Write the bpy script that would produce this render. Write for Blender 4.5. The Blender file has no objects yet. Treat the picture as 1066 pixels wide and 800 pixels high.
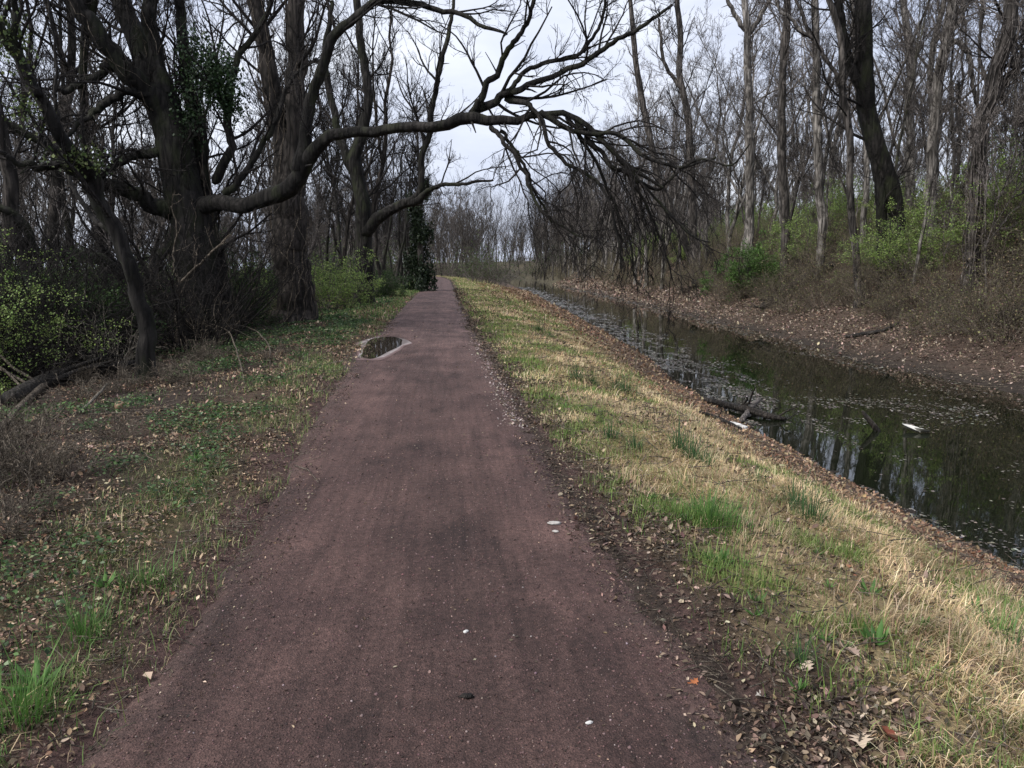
import bpy, math
import numpy as np

# ------------------------------------------------------------------ basics
SC = bpy.context.scene
COL = SC.collection
RNG = np.random.default_rng(20240407)
F = 790.0                                  # focal length in photo pixels (1066 wide)
PITCH = math.atan(120 / F)
YAW = math.radians(5)
EYE = 1.6
WATER = -1.05


def ray(px, py):
    """direction through a photo pixel, scaled to 1 m of ground-forward distance"""
    r = (px - 533) / F
    d = (py - 400) / F
    a = math.cos(PITCH) - d * math.sin(PITCH)
    b = d * math.cos(PITCH) + math.sin(PITCH)
    return np.array([(r * math.cos(YAW) + a * math.sin(YAW)), (-r * math.sin(YAW) + a * math.cos(YAW)), -b]) / a


def at(px, py, dist):
    return np.array([0, 0, EYE]) + ray(px, py) * dist


# ------------------------------------------------------------------ noise
def _hash(ix, iy, seed):
    h = (ix.astype(np.int64) * 374761393 + iy.astype(np.int64) * 668265263 + seed * 1274126177) & 0x7fffffff
    h = ((h ^ (h >> 13)) * 1274126177) & 0x7fffffff
    h = (h ^ (h >> 16)) & 0xffff
    return h / 65535.0


def vnoise(x, y, seed=0):
    x = np.asarray(x, float); y = np.asarray(y, float)
    ix = np.floor(x); iy = np.floor(y)
    fx = x - ix; fy = y - iy
    fx = fx * fx * (3 - 2 * fx); fy = fy * fy * (3 - 2 * fy)
    a = _hash(ix, iy, seed); b = _hash(ix + 1, iy, seed)
    c = _hash(ix, iy + 1, seed); d = _hash(ix + 1, iy + 1, seed)
    return (a * (1 - fx) + b * fx) * (1 - fy) + (c * (1 - fx) + d * fx) * fy


def fbm(x, y, seed=0, octv=4):
    s = 0; amp = .5; tot = 0
    for k in range(octv):
        s = s + amp * vnoise(x * 2 ** k, y * 2 ** k, seed + 17 * k); tot += amp; amp *= .55
    return s / tot


def smooth(e0, e1, v):
    t = np.clip((v - e0) / (e1 - e0), 0, 1)
    return t * t * (3 - 2 * t)


# ------------------------------------------------------------------ the lie of the land
PATH_L = ([-30, 2.4, 4, 5.8, 7.5, 10.7, 13, 18, 32, 65, 110, 150, 200, 260, 400], [-1.3, -1.3, -1.3, -1.36, -1.52, -1.66, -1.7, -1.75, -1.9, -1.95, -2.0, -3.6, -12, -35, -110])
PATH_R = ([-30, 2.2, 3, 4, 5.6, 7.3, 10.5, 14, 21, 32, 65, 110, 150, 200, 260, 400], [1.16, 1.16, 1.08, 1.0, .95, .95, .94, .9, .8, .76, .8, .8, -.6, -8.7, -31, -106])
NEAR = ([-30, 6, 9.4, 14, 20, 26, 42, 70, 106, 160, 213, 260, 330, 420], [5.1, 5.1, 5.05, 5.15, 5.75, 6.35, 7.3, 8.7, 10.3, 12, 12.6, 5, -20, -60])
FAR = ([-30, 15.7, 20, 24, 34, 46, 84, 120, 160, 213, 260, 330, 420], [12.3, 12.2, 11.9, 12.6, 13.2, 14.0, 16.6, 18.0, 19, 19.6, 13, -10, -49])
pl = lambda y: np.interp(y, *PATH_L)
pr = lambda y: np.interp(y, *PATH_R)
wn = lambda y: np.interp(y, *NEAR) + .35 * (fbm(y * .35, y * 0 + 3, 5) - .5)
wf = lambda y: np.interp(y, *FAR) + .9 * (fbm(y * .22, y * 0 + 9, 8) - .5)


def ground_z(x, y, micro=True):
    x = np.asarray(x, float); y = np.asarray(y, float)
    L = pl(y); R = pr(y); N = wn(y); W = wf(y)
    z = np.zeros(np.broadcast(x, y).shape)
    # left of the path: a verge, then a shallow dip, then the wood floor
    l = L - x
    zl = np.interp(l, [0, .5, 1.6, 3.5, 7, 14, 40, 250], [0, .03, .0, -.16, -.3, -.35, -.2, .5])
    # right: the grassed bank down to the canal
    s = np.clip((x - R) / np.maximum(N - R, .1), 0, 1)
    zr = np.interp(s, [0, .08, .25, .5, .78, 1.0], [0, .03, -.03, -.28, -.72, WATER])
    bed = WATER - .35 * smooth(0, 1.2, x - N) * smooth(0, 1.2, W - x) * 1.0
    e = x - W
    zf = WATER + np.interp(e, [0, .7, 1.6, 3.6, 4.6, 6.5, 10, 30, 90, 300], [0, .12, .5, 1.6, 2.45, 3.6, 4.7, 5.6, 6.2, 7])
    z = np.where(l > 0, zl, z)
    z = np.where((x > R) & (x <= N), zr, z)
    z = np.where((x > N) & (x <= W), bed, z)
    z = np.where(x > W, zf, z)
    inside = smooth(0, .28, x - L) * smooth(0, .28, R - x)
    z = z - .06 * inside
    pud = smooth(1.35, .95, np.hypot((x + 1.30) / .66, (y - 15.4) / 2.9))
    if micro:
        away = np.clip(np.maximum(L - x, x - R), 0, 1)
        z = z + (fbm(x * 1.3, y * 1.3, 21) - .5) * .10 * away * (1 - smooth(-.6, .3, x - N) * smooth(-.3, .3, W - x) * .7)
        z = z + (fbm(x * 6, y * 6, 22, 3) - .5) * .045 * np.clip(np.maximum(L - x, x - R) + .35, 0, 1)
        z = z + np.where(e > 3, (fbm(x * .35, y * .35, 23) - .5) * .7, 0)
    return np.where(pud > 0, z * (1 - pud) - .06 * pud, z)


gz = lambda x, y: float(ground_z(np.array([x]), np.array([y]))[0])


def on_ground(px, py):
    """where the ray of a photo pixel meets the ground (or the water)"""
    d = ray(px, py)
    t = np.linspace(1.5, 160, 16000)
    p = np.array([0, 0, EYE]) + d[None] * t[:, None]
    h = np.maximum(ground_z(p[:, 0], p[:, 1]), WATER)
    k = int(np.argmax(p[:, 2] < h))
    return p[k][0], p[k][1], max(h[k], WATER)


# ------------------------------------------------------------------ materials
MATS = {}


def new_mat(name):
    m = bpy.data.materials.new(name); m.use_nodes = True
    nt = m.node_tree
    b = nt.nodes['Principled BSDF']
    MATS[name] = m
    return m, nt, b


def nd(nt, t, **kw):
    n = nt.nodes.new(t)
    for k, v in kw.items():
        setattr(n, k, v)
    return n


def noise(nt, vec, scale, detail=4, rough=.55):
    n = nd(nt, 'ShaderNodeTexNoise'); n.inputs['Scale'].default_value = scale
    n.inputs['Detail'].default_value = detail; n.inputs['Roughness'].default_value = rough
    if vec is not None: nt.links.new(vec, n.inputs['Vector'])
    return n.outputs['Fac']


def ramp(nt, fac, stops):
    r = nd(nt, 'ShaderNodeValToRGB')
    e = r.color_ramp.elements
    while len(e) < len(stops): e.new(.5)
    for k, (p, c) in enumerate(stops):
        e[k].position = p; e[k].color = (*c, 1) if len(c) == 3 else c
    nt.links.new(fac, r.inputs['Fac'])
    return r.outputs['Color']


def mix(nt, fac, a, b, mode='MIX'):
    m = nd(nt, 'ShaderNodeMix', data_type='RGBA', blend_type=mode)
    if isinstance(fac, (int, float)): m.inputs[0].default_value = fac
    else: nt.links.new(fac, m.inputs[0])
    for i, v in ((6, a), (7, b)):
        if isinstance(v, tuple): m.inputs[i].default_value = (*v, 1)
        else: nt.links.new(v, m.inputs[i])
    return m.outputs[2]


def mapping(nt, kind='Object', scale=(1, 1, 1)):
    tc = nd(nt, 'ShaderNodeTexCoord'); mp = nd(nt, 'ShaderNodeMapping')
    mp.inputs['Scale'].default_value = scale
    nt.links.new(tc.outputs[kind], mp.inputs['Vector'])
    return mp.outputs['Vector']


def bump(nt, b, h, strength=.5, dist=.02):
    n = nd(nt, 'ShaderNodeBump'); n.inputs['Strength'].default_value = strength; n.inputs['Distance'].default_value = dist
    nt.links.new(h, n.inputs['Height']); nt.links.new(n.outputs['Normal'], b.inputs['Normal'])


def bark(name, dark, light, moss=None, scale=.62, rough=.9):
    m, nt, b = new_mat(name)
    v = mapping(nt, 'Object', (14 * scale, 14 * scale, 2.2 * scale))
    v2 = mapping(nt, 'Object', (1, 1, .5))
    f = noise(nt, v, 1.0, 6, .65)
    c = ramp(nt, f, [(.32, tuple(.6 * x for x in dark)), (.5, tuple(.5 * (x + y) for x, y in zip(dark, light))), (.7, tuple(1.25 * x for x in light))])
    big = noise(nt, v2, 1.1, 3)
    c = mix(nt, ramp(nt, big, [(.35, (0, 0, 0)), (.65, (1, 1, 1))]), c, tuple(.62 * x for x in dark))
    vo = nd(nt, 'ShaderNodeTexVoronoi', feature='DISTANCE_TO_EDGE'); vo.inputs['Scale'].default_value = 1.0
    dv = nd(nt, 'ShaderNodeMix', data_type='VECTOR'); dv.inputs[0].default_value = .25
    nz = nd(nt, 'ShaderNodeTexNoise'); nz.inputs['Scale'].default_value = 1.5; nt.links.new(v, nz.inputs['Vector'])
    nt.links.new(v, dv.inputs[4]); nt.links.new(nz.outputs['Color'], dv.inputs[5]); nt.links.new(dv.outputs[1], vo.inputs['Vector'])
    c = mix(nt, 1.0, c, ramp(nt, vo.outputs['Distance'], [(.0, (.28, .27, .26)), (.22, (1.12, 1.12, 1.12))]), 'MULTIPLY')
    lg = noise(nt, mapping(nt, 'Object', (1.7, 1.7, 1.1)), 1.6, 5, .65)
    c = mix(nt, ramp(nt, lg, [(.55, (0, 0, 0)), (.66, (.55, .55, .55))]), c, tuple(1.15 * x + .004 for x in light))
    if moss:
        g = noise(nt, v2, 2.3, 4)
        c = mix(nt, ramp(nt, g, [(.5, (0, 0, 0)), (.66, (.75, .75, .75))]), c, moss)
    nt.links.new(c, b.inputs['Base Color'])
    b.inputs['Roughness'].default_value = rough
    b.inputs['Specular IOR Level'].default_value = .25
    hh = nd(nt, 'ShaderNodeMath', operation='ADD'); nt.links.new(f, hh.inputs[0]); nt.links.new(vo.outputs['Distance'], hh.inputs[1])
    bump(nt, b, hh.outputs[0], 1.0, .07)
    return m


def plain(name, c, rough=.8, spec=.3, var=.35, scale=9):
    m, nt, b = new_mat(name)
    f = noise(nt, mapping(nt), scale, 4)
    col = ramp(nt, f, [(.3, tuple(x * (1 - var) for x in c)), (.7, tuple(min(1, x * (1 + var)) for x in c))])
    nt.links.new(col, b.inputs['Base Color'])
    b.inputs['Roughness'].default_value = rough; b.inputs['Specular IOR Level'].default_value = spec
    return m


def attr_leaf(name, trans=.3, rough=.6, spec=.3, gain=1.0):
    """colour comes with each blade or leaf"""
    m, nt, b = new_mat(name)
    a = nd(nt, 'ShaderNodeAttribute', attribute_name='col')
    out = nt.nodes['Material Output']
    col = a.outputs['Color']
    nt.links.new(col, b.inputs['Base Color'])
    b.inputs['Roughness'].default_value = rough; b.inputs['Specular IOR Level'].default_value = spec
    if trans:
        t = nd(nt, 'ShaderNodeBsdfTranslucent'); nt.links.new(col, t.inputs['Color'])
        mx = nd(nt, 'ShaderNodeMixShader'); mx.inputs[0].default_value = trans
        nt.links.new(b.outputs[0], mx.inputs[1]); nt.links.new(t.outputs[0], mx.inputs[2])
        nt.links.new(mx.outputs[0], out.inputs['Surface'])
    return m


bark('bark_black', (.010, .009, .008), (.036, .032, .029), (.024, .028, .013))
bark('bark_brown', (.03, .026, .023), (.095, .08, .07), None)
bark('bark_grey', (.11, .1, .091), (.31, .285, .26), None)
bark('bark_grey_mossy', (.10, .092, .078), (.27, .25, .215), (.11, .12, .055))
bark('bark_dark_grey', (.042, .037, .034), (.14, .124, .112), None)
bark('twig_dark', (.018, .015, .014), (.05, .043, .039), None, 2)
bark('twig_grey', (.14, .122, .112), (.32, .285, .265), None, 2)
bark('twig_tan', (.15, .122, .095), (.32, .27, .21), None, 2)
bark('twig_pale', (.24, .21, .17), (.42, .38, .32), None, 3)
bark('wet_wood', (.018, .015, .013), (.07, .058, .048), None, 1.5, .55)
attr_leaf('leaf', .42, .6)
attr_leaf('dead_leaf', .12, .75, .2)
attr_leaf('blade', .3, .6)
attr_leaf('evergreen', .12, .5)
attr_leaf('wet_leaf', 0, .35, .5)
plain('pale_stone', (.33, .31, .29), .7, .3, .2, 40)
plain('white_scrap', (.5, .49, .47), .6, .4, .25, 30)
plain('tan_skin', (.24, .155, .095), .6, .4, .3, 25)


def ground_material():
    m, nt, b = new_mat('soil')
    a = nd(nt, 'ShaderNodeAttribute', attribute_name='col')
    v = mapping(nt)
    n1 = noise(nt, v, 38, 6, .7); n2 = noise(nt, v, 9, 4); n3 = noise(nt, v, 120, 3)
    c = mix(nt, 1.0, a.outputs['Color'], ramp(nt, n1, [(.28, (.35, .33, .31)), (.5, (.95, .95, .95)), (.75, (1.75, 1.65, 1.5))]), 'MULTIPLY')
    c = mix(nt, 1.0, c, ramp(nt, n2, [(.3, (.7, .7, .7)), (.7, (1.3, 1.3, 1.3))]), 'MULTIPLY')
    nt.links.new(c, b.inputs['Base Color'])
    b.inputs['Roughness'].default_value = .95; b.inputs['Specular IOR Level'].default_value = .15
    ad = nd(nt, 'ShaderNodeMath', operation='ADD'); nt.links.new(n1, ad.inputs[0]); nt.links.new(n3, ad.inputs[1])
    bump(nt, b, ad.outputs[0], .8, .03)
    return m


def path_material():
    m, nt, b = new_mat('crushed_stone')
    a = nd(nt, 'ShaderNodeAttribute', attribute_name='col')
    v = mapping(nt)
    vs = mapping(nt, 'Object', (9, .55, 1))
    fine = noise(nt, v, 105, 6, .8)
    mid = noise(nt, v, 34, 4, .6)
    vo = nd(nt, 'ShaderNodeTexVoronoi'); vo.inputs['Scale'].default_value = 130; nt.links.new(v, vo.inputs['Vector'])
    streak = noise(nt, vs, 1.0, 3, .5)
    s2 = noise(nt, mapping(nt, 'Object', (26, .8, 1)), 1.0, 4, .6)
    patch = noise(nt, v, 1.3, 4)
    c = mix(nt, 1.0, a.outputs['Color'], ramp(nt, fine, [(.28, (.30, .28, .28)), (.5, (.95, .95, .95)), (.70, (1.9, 1.86, 1.86))]), 'MULTIPLY')
    c = mix(nt, 1.0, c, ramp(nt, mid, [(.3, (.62, .6, .6)), (.7, (1.34, 1.34, 1.34))]), 'MULTIPLY')
    c = mix(nt, 1.0, c, ramp(nt, streak, [(.3, (.82, .81, .81)), (.7, (1.14, 1.14, 1.14))]), 'MULTIPLY')
    c = mix(nt, 1.0, c, ramp(nt, s2, [(.34, (.80, .79, .79)), (.5, (1, 1, 1)), (.68, (1.10, 1.09, 1.09))]), 'MULTIPLY')
    c = mix(nt, 1.0, c, ramp(nt, patch, [(.32, (.68, .66, .67)), (.68, (1.22, 1.22, 1.2))]), 'MULTIPLY')
    sp = nd(nt, 'ShaderNodeTexVoronoi'); sp.inputs['Scale'].default_value = 46; nt.links.new(v, sp.inputs['Vector'])
    spk = ramp(nt, sp.outputs['Distance'], [(.0, (1, 1, 1)), (.16, (0, 0, 0))])
    pick = nd(nt, 'ShaderNodeSeparateColor'); nt.links.new(sp.outputs['Color'], pick.inputs[0])
    pk = ramp(nt, pick.outputs[0], [(.955, (0, 0, 0)), (.97, (1, 1, 1))])
    c = mix(nt, mix(nt, 1.0, spk, pk, 'MULTIPLY'), c, (.25, .2, .185))
    nt.links.new(c, b.inputs['Base Color'])
    b.inputs['Roughness'].default_value = .82; b.inputs['Specular IOR Level'].default_value = .3
    ad = nd(nt, 'ShaderNodeMath', operation='ADD'); nt.links.new(fine, ad.inputs[0]); nt.links.new(vo.outputs['Distance'], ad.inputs[1])
    ad2 = nd(nt, 'ShaderNodeMath', operation='ADD'); nt.links.new(ad.outputs[0], ad2.inputs[0]); nt.links.new(mid, ad2.inputs[1])
    bump(nt, b, ad2.outputs[0], .75, .012)
    return m


def water_material(name, base, rough, wave, dist, ior=1.38):
    m, nt, b = new_mat(name)
    v = mapping(nt, 'Object', (1, .6, 1))
    n = noise(nt, v, wave, 3, .5)
    b.inputs['Base Color'].default_value = (*base, 1)
    b.inputs['Roughness'].default_value = rough
    b.inputs['IOR'].default_value = ior
    bump(nt, b, n, .35, dist)
    return m


ground_material(); path_material()
water_material('canal_water', (.006, .008, .004), .02, 1.6, .004, 1.5)
water_material('puddle_water', (.03, .024, .018), .02, 3, .001, 1.4)


# ------------------------------------------------------------------ mesh plumbing
def link(name, verts, loops, sizes, mat, parent=None, cols=None, smooth_shade=True):
    """ONE mesh object from flat arrays"""
    me = bpy.data.meshes.new(name)
    verts = np.ascontiguousarray(verts, np.float32).reshape(-1, 3)
    loops = np.ascontiguousarray(loops, np.int32).ravel(); sizes = np.ascontiguousarray(sizes, np.int32)
    me.vertices.add(len(verts)); me.vertices.foreach_set('co', verts.ravel())
    me.loops.add(len(loops)); me.loops.foreach_set('vertex_index', loops)
    me.polygons.add(len(sizes))
    st = np.concatenate([[0], np.cumsum(sizes)[:-1]]).astype(np.int32)
    me.polygons.foreach_set('loop_start', st)
    if smooth_shade: me.polygons.foreach_set('use_smooth', np.ones(len(sizes), bool))
    if cols is not None:
        at_ = me.attributes.new('col', 'FLOAT_COLOR', 'POINT')
        c4 = np.ones((len(verts), 4), np.float32); c4[:, :3] = cols
        at_.data.foreach_set('color', c4.ravel())
    me.update(calc_edges=True); me.validate()
    me.materials.append(MATS[mat])
    o = bpy.data.objects.new(name, me); COL.objects.link(o)
    if parent is not None: o.parent = parent
    return o


def tag(o, label=None, cat=None, group=None, kind=None):
    for k, v in (('label', label), ('category', cat), ('group', group), ('kind', kind)):
        if v: o[k] = v
    return o


def thing(name, label, cat, loc=(0, 0, 0), rotz=0, group=None, scale=1):
    o = bpy.data.objects.new(name, None); COL.objects.link(o)
    o.location = loc; o.rotation_euler = (0, 0, rotz); o.scale = (scale,) * 3
    o.empty_display_size = .2
    return tag(o, label, cat, group)


def dup(root, loc, rotz, scale=1, label=None, group=None, tilt=(0, 0)):
    r = root.copy(); COL.objects.link(r); r.location = loc; r.rotation_euler = (tilt[0], tilt[1], rotz); r.scale = (scale,) * 3
    if label: r['label'] = label
    if group: r['group'] = group
    for ch in list(root.children):
        c = ch.copy(); COL.objects.link(c); c.parent = r
        for g in list(ch.children):
            d = g.copy(); COL.objects.link(d); d.parent = c
    return r


def unit(v):
    return v / np.maximum(np.linalg.norm(v, axis=-1, keepdims=True), 1e-9)


class Tubes:
    """collects batches of (M,N,3) centre lines with (M,N) radii"""
    def __init__(s): s.v = []; s.f = []; s.n = 0

    def add(s, P, R, sides):
        P = np.asarray(P, float); R = np.asarray(R, float)
        if P.ndim == 2: P = P[None]; R = R[None]
        M, N, _ = P.shape
        if M == 0: return s
        T = np.empty_like(P); T[:, 1:-1] = P[:, 2:] - P[:, :-2]; T[:, 0] = P[:, 1] - P[:, 0]; T[:, -1] = P[:, -1] - P[:, -2]
        T = unit(T)
        mt = np.abs(unit(P[:, -1] - P[:, 0])); ref = np.zeros((M, 3)); ref[np.arange(M), np.argmin(mt, 1)] = 1
        U = unit(np.cross(T, ref[:, None, :])); V = np.cross(T, U)
        a = np.arange(sides) * 2 * math.pi / sides
        ring = P[:, :, None] + R[:, :, None, None] * (U[:, :, None] * np.cos(a)[:, None] + V[:, :, None] * np.sin(a)[:, None])
        if sides >= 9:      # furrowed, fluted bark
            sl = np.concatenate([np.zeros((M, 1)), np.cumsum(np.linalg.norm(np.diff(P, axis=1), axis=2), 1)], 1)[:, :, None]
            u = np.cos(a) * 1.5 + np.arange(M)[:, None, None] * 9.1 + 0 * sl; w = np.sin(a) * 1.5 + sl * .55
            j = (fbm(u, w, 3, 3) - .5) * .24 + (vnoise(u * 5, np.sin(a) * 7.5 + sl * 1.3, 7) - .5) * .15
            ring = ring + (ring - P[:, :, None]) * j[..., None]
        idx = s.n + np.arange(M * N * sides).reshape(M, N, sides)
        nx = np.roll(idx, -1, 2)
        q = np.stack([idx[:, :-1], nx[:, :-1], nx[:, 1:], idx[:, 1:]], -1).reshape(-1, 4)
        s.v.append(ring.reshape(-1, 3)); s.f.append(q); s.n += M * N * sides
        return s

    def build(s, name, mat, parent=None, origin=(0, 0, 0)):
        v = np.concatenate(s.v) - np.asarray(origin); f = np.concatenate(s.f)
        return link(name, v, f, np.full(len(f), 4), mat, parent)


def smooth_line(pts, n):
    """Catmull-Rom through the given rows, n samples"""
    p = np.asarray(pts, float)
    d = np.concatenate([[0], np.cumsum(np.linalg.norm(np.diff(p[:, :3], axis=0), axis=1))])
    t = np.linspace(0, d[-1], n)
    k = np.clip(np.searchsorted(d, t, 'right') - 1, 0, len(p) - 2)
    u = ((t - d[k]) / np.maximum(d[k + 1] - d[k], 1e-9))[:, None]
    p0 = p[np.maximum(k - 1, 0)]; p1 = p[k]; p2 = p[k + 1]; p3 = p[np.minimum(k + 2, len(p) - 1)]
    return .5 * ((2 * p1) + (-p0 + p2) * u + (2 * p0 - 5 * p1 + 4 * p2 - p3) * u ** 2 + (-p0 + 3 * p1 - 3 * p2 + p3) * u ** 3)


def sprout(P, R, n, length, ang, npts, wob, trop, rng, trange=(.25, 1.0), rr=.55, rmin=.004, lvar=.35, shrink=.4, side=None):
    """n children on each parent line: (M*n, npts, 3), radii, and the inherited tropism"""
    M, N, _ = P.shape
    t = rng.uniform(trange[0], trange[1], (M, n))
    x = t * (N - 1); k = np.clip(x.astype(int), 0, N - 2); u = (x - k)[..., None]
    mi = np.arange(M)[:, None]
    p0 = P[mi, k] * (1 - u) + P[mi, k + 1] * u
    tan = unit(P[mi, k + 1] - P[mi, k])
    r0 = R[mi, k] * (1 - u[..., 0]) + R[mi, k + 1] * u[..., 0]
    rnd = unit(np.cross(tan, rng.normal(size=(M, n, 3))))
    a = rng.normal(ang, .22, (M, n))[..., None]
    d = unit(tan * np.cos(a) + rnd * np.sin(a))
    ln = (np.asarray(length).reshape(-1, 1) * (1 - shrink * t) * rng.uniform(1 - lvar, 1 + lvar, (M, n)))
    tr = np.repeat(np.broadcast_to(np.asarray(trop, float), (M,))[:, None], n, 1).reshape(-1)
    p = p0.reshape(-1, 3); d = d.reshape(-1, 3); st = (ln.reshape(-1) / (npts - 1))[:, None]
    out = [p]
    for _ in range(npts - 1):
        d = d + rng.normal(0, wob, d.shape); d[:, 2] += tr / (npts - 1)
        d = unit(d); p = p + d * st; out.append(p)
    C = np.stack(out, 1)
    rs = np.maximum(r0.reshape(-1) * rr, rmin)
    taper = np.linspace(1, .3, npts)[None]
    Rc = np.maximum(rs[:, None] * taper, rmin * .6)
    return C, Rc, tr, ln.reshape(-1)


def crown(stems, rng, tb, dens=1.2, len1=3.0, ang=.85, n2=6, n3=5, n4=4, rmin=.005, trop=.5, sides=6, tr0=(.3, 1.0), l2=.48, l3=.5, l4=.55, rr=.5, wob=1.0):
    """stems: list of (P(N,3), R(N), trop or None). Adds four orders of branches to tb, returns the lines of the last order."""
    last = []
    for P, R, tp in stems:
        L = np.linalg.norm(np.diff(P, axis=0), axis=1).sum()
        n1 = max(3, int(L * dens * rng.uniform(.85, 1.15)))
        tp = trop if tp is None else tp
        A, RA, TA, LA = sprout(P[None], R[None], n1, [len1], ang, 9, .13 * wob, [tp], rng, tr0, rr, rmin * 2.2, shrink=.45)
        RA = np.minimum(RA, .016 * LA[:, None] * np.linspace(1, .35, 9)[None] + rmin)
        tb.add(A, RA, sides)
        B, RB, TB, LB = sprout(A, RA, n2, LA * l2, .75, 7, .16 * wob, TA, rng, (.15, 1), .6, rmin * 1.5)
        tb.add(B, RB, 4)
        lines = [B]
        if n3:
            C, RC, TC, LC = sprout(B, RB, n3, LB * l3, .7, 5, .17 * wob, TB, rng, (.15, 1), .62, rmin * 1.1)
            tb.add(C, RC, 3); lines.append(C)
            if n4:
                D, RD, TD, LD = sprout(C, RC, n4, LC * l4, .65, 4, .17 * wob, TC, rng, (.15, 1), .65, rmin * .85)
                tb.add(D, RD, 3); lines.append(D)
        last.append((A, lines))
    return last


def leaves_on(lines, per, rng, size=(.03, .06), spread=.04):
    """positions beside the twigs"""
    pts = []
    for P in lines:
        M, N, _ = P.shape
        k = rng.integers(1, N, (M, per))
        pts.append(P[np.arange(M)[:, None], k].reshape(-1, 3))
    p = np.concatenate(pts)
    return p + rng.normal(0, spread, p.shape), rng.uniform(size[0], size[1], len(p))


LEAF_T = np.array([[0, 0, 0], [-.33, .45, .1], [0, .5, -.02], [.33, .45, .1], [-.12, .85, .06], [0, 1.0, -.06], [.12, .85, .06]])
LEAF_F = [(0, 2, 1), (0, 3, 2), (1, 2, 5, 4), (2, 3, 6, 5)]
DIA_T = np.array([[0, 0, 0], [-.3, .5, .09], [0, 1, -.03], [.3, .5, .09]])
DIA_F = [(0, 2, 1), (0, 3, 2)]
CURL_T = np.array([[0, 0, 0], [-.38, .3, .22], [0, .38, 0], [.38, .3, .16], [-.3, .75, .3], [0, .8, .1], [.3, .72, .24], [0, 1.05, .3]])
CURL_F = [(0, 2, 1), (0, 3, 2), (1, 2, 5, 4), (2, 3, 6, 5), (4, 5, 7), (5, 6, 7)]
# a lobed oak leaf
_o = [(0, 0), (.06, .12), (.2, .2), (.1, .3), (.34, .44), (.16, .52), (.36, .72), (.15, .76), (.1, .95), (0, 1)]
OAK_T = np.array([(0, y, -.03) for _, y in _o] + [(-x, y, .45 * x) for x, y in _o[1:-1]] + [(x, y, .35 * x) for x, y in _o[1:-1]])
OAK_F = []
for _i in range(9):
    for s_ in (0, 1):
        b_ = 10 + 8 * s_
        e_ = [(0 if _i == 0 else b_ + _i - 1), (9 if _i == 8 else b_ + _i)]
        q_ = [_i, _i + 1] + ([e_[1]] if e_[1] >= 10 else []) + ([e_[0]] if e_[0] >= 10 else [])
        OAK_F.append(tuple(q_ if s_ else q_[::-1]))


def frames(rng, n, tilt, nrm=None):
    """random rotation matrices: yaw any, tilted about horizontal axes by N(0,tilt)"""
    y = rng.uniform(0, 2 * math.pi, n); a = rng.normal(0, tilt, n); b = rng.normal(0, tilt, n)
    cy, sy, ca, sa, cb, sb = np.cos(y), np.sin(y), np.cos(a), np.sin(a), np.cos(b), np.sin(b)
    Z = np.zeros(n); O = np.ones(n)
    Rz = np.stack([np.stack([cy, -sy, Z], -1), np.stack([sy, cy, Z], -1), np.stack([Z, Z, O], -1)], 1)
    Rx = np.stack([np.stack([O, Z, Z], -1), np.stack([Z, ca, -sa], -1), np.stack([Z, sa, ca], -1)], 1)
    Ry = np.stack([np.stack([cb, Z, sb], -1), np.stack([Z, O, Z], -1), np.stack([-sb, Z, cb], -1)], 1)
    return Rz @ Rx @ Ry


def scatter(name, batches, mat, parent=None, origin=(0, 0, 0), smooth_shade=False):
    """batches of (template verts, faces, positions, matrices, scale, colours) into ONE mesh"""
    V = []; Lp = []; S = []; C = []; n = 0
    for T, Fc, pos, M, sc, col in batches:
        m = len(pos)
        if m == 0: continue
        v = np.einsum('mij,kj->mki', M, T) * np.asarray(sc).reshape(m, 1, 1) + pos[:, None]
        V.append(v.reshape(-1, 3)); C.append(np.repeat(col, len(T), 0))
        fl = np.concatenate([np.array(f) for f in Fc]); sz = np.array([len(f) for f in Fc])
        Lp.append((n + np.arange(m)[:, None] * len(T) + fl[None]).ravel()); S.append(np.tile(sz, m)); n += m * len(T)
    return link(name, np.concatenate(V) - np.asarray(origin), np.concatenate(Lp), np.concatenate(S), mat, parent, np.concatenate(C), smooth_shade)


def blades(pos, h, w, az, lean, col, curl=.5):
    """grass blades: 5 vertices each"""
    m = len(pos)
    d = np.stack([np.cos(az), np.sin(az), np.zeros(m)], -1); s = np.stack([-np.sin(az), np.cos(az), np.zeros(m)], -1)
    up = np.array([0, 0, 1.0])
    a1 = lean * .6; a2 = lean * (1 + curl)
    mid = pos + (d * np.sin(a1)[:, None] + up * np.cos(a1)[:, None]) * (h * .55)[:, None]
    tip = mid + (d * np.sin(a2)[:, None] + up * np.cos(a2)[:, None]) * (h * .5)[:, None]
    hw = (w / 2)[:, None] * s
    v = np.stack([pos - hw, pos + hw, mid - hw * .75, mid + hw * .75, tip], 1)
    base = np.arange(m)[:, None] * 5
    lp = np.concatenate([base + np.array([0, 1, 3, 2]), base + np.array([2, 3, 4])], 1)
    return v.reshape(-1, 3), lp.ravel(), np.tile([4, 3], m), np.repeat(col, 5, 0)


def link_blades(name, parts, mat, parent=None, origin=(0, 0, 0)):
    V = []; Lp = []; S = []; C = []; n = 0
    for v, l, s, c in parts:
        V.append(v); Lp.append(l + n); S.append(s); C.append(c); n += len(v)
    return link(name, np.concatenate(V) - np.asarray(origin), np.concatenate(Lp), np.concatenate(S), mat, parent, np.concatenate(C), False)


def palette(rng, n, cols, wts, var=.18):
    c = np.array(cols)[rng.choice(len(cols), n, p=np.array(wts) / np.sum(wts))]
    return np.clip(c * (1 + rng.normal(0, var, (n, 1))) * (1 + rng.normal(0, var * .25, (n, 3))), .004, .95)


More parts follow.
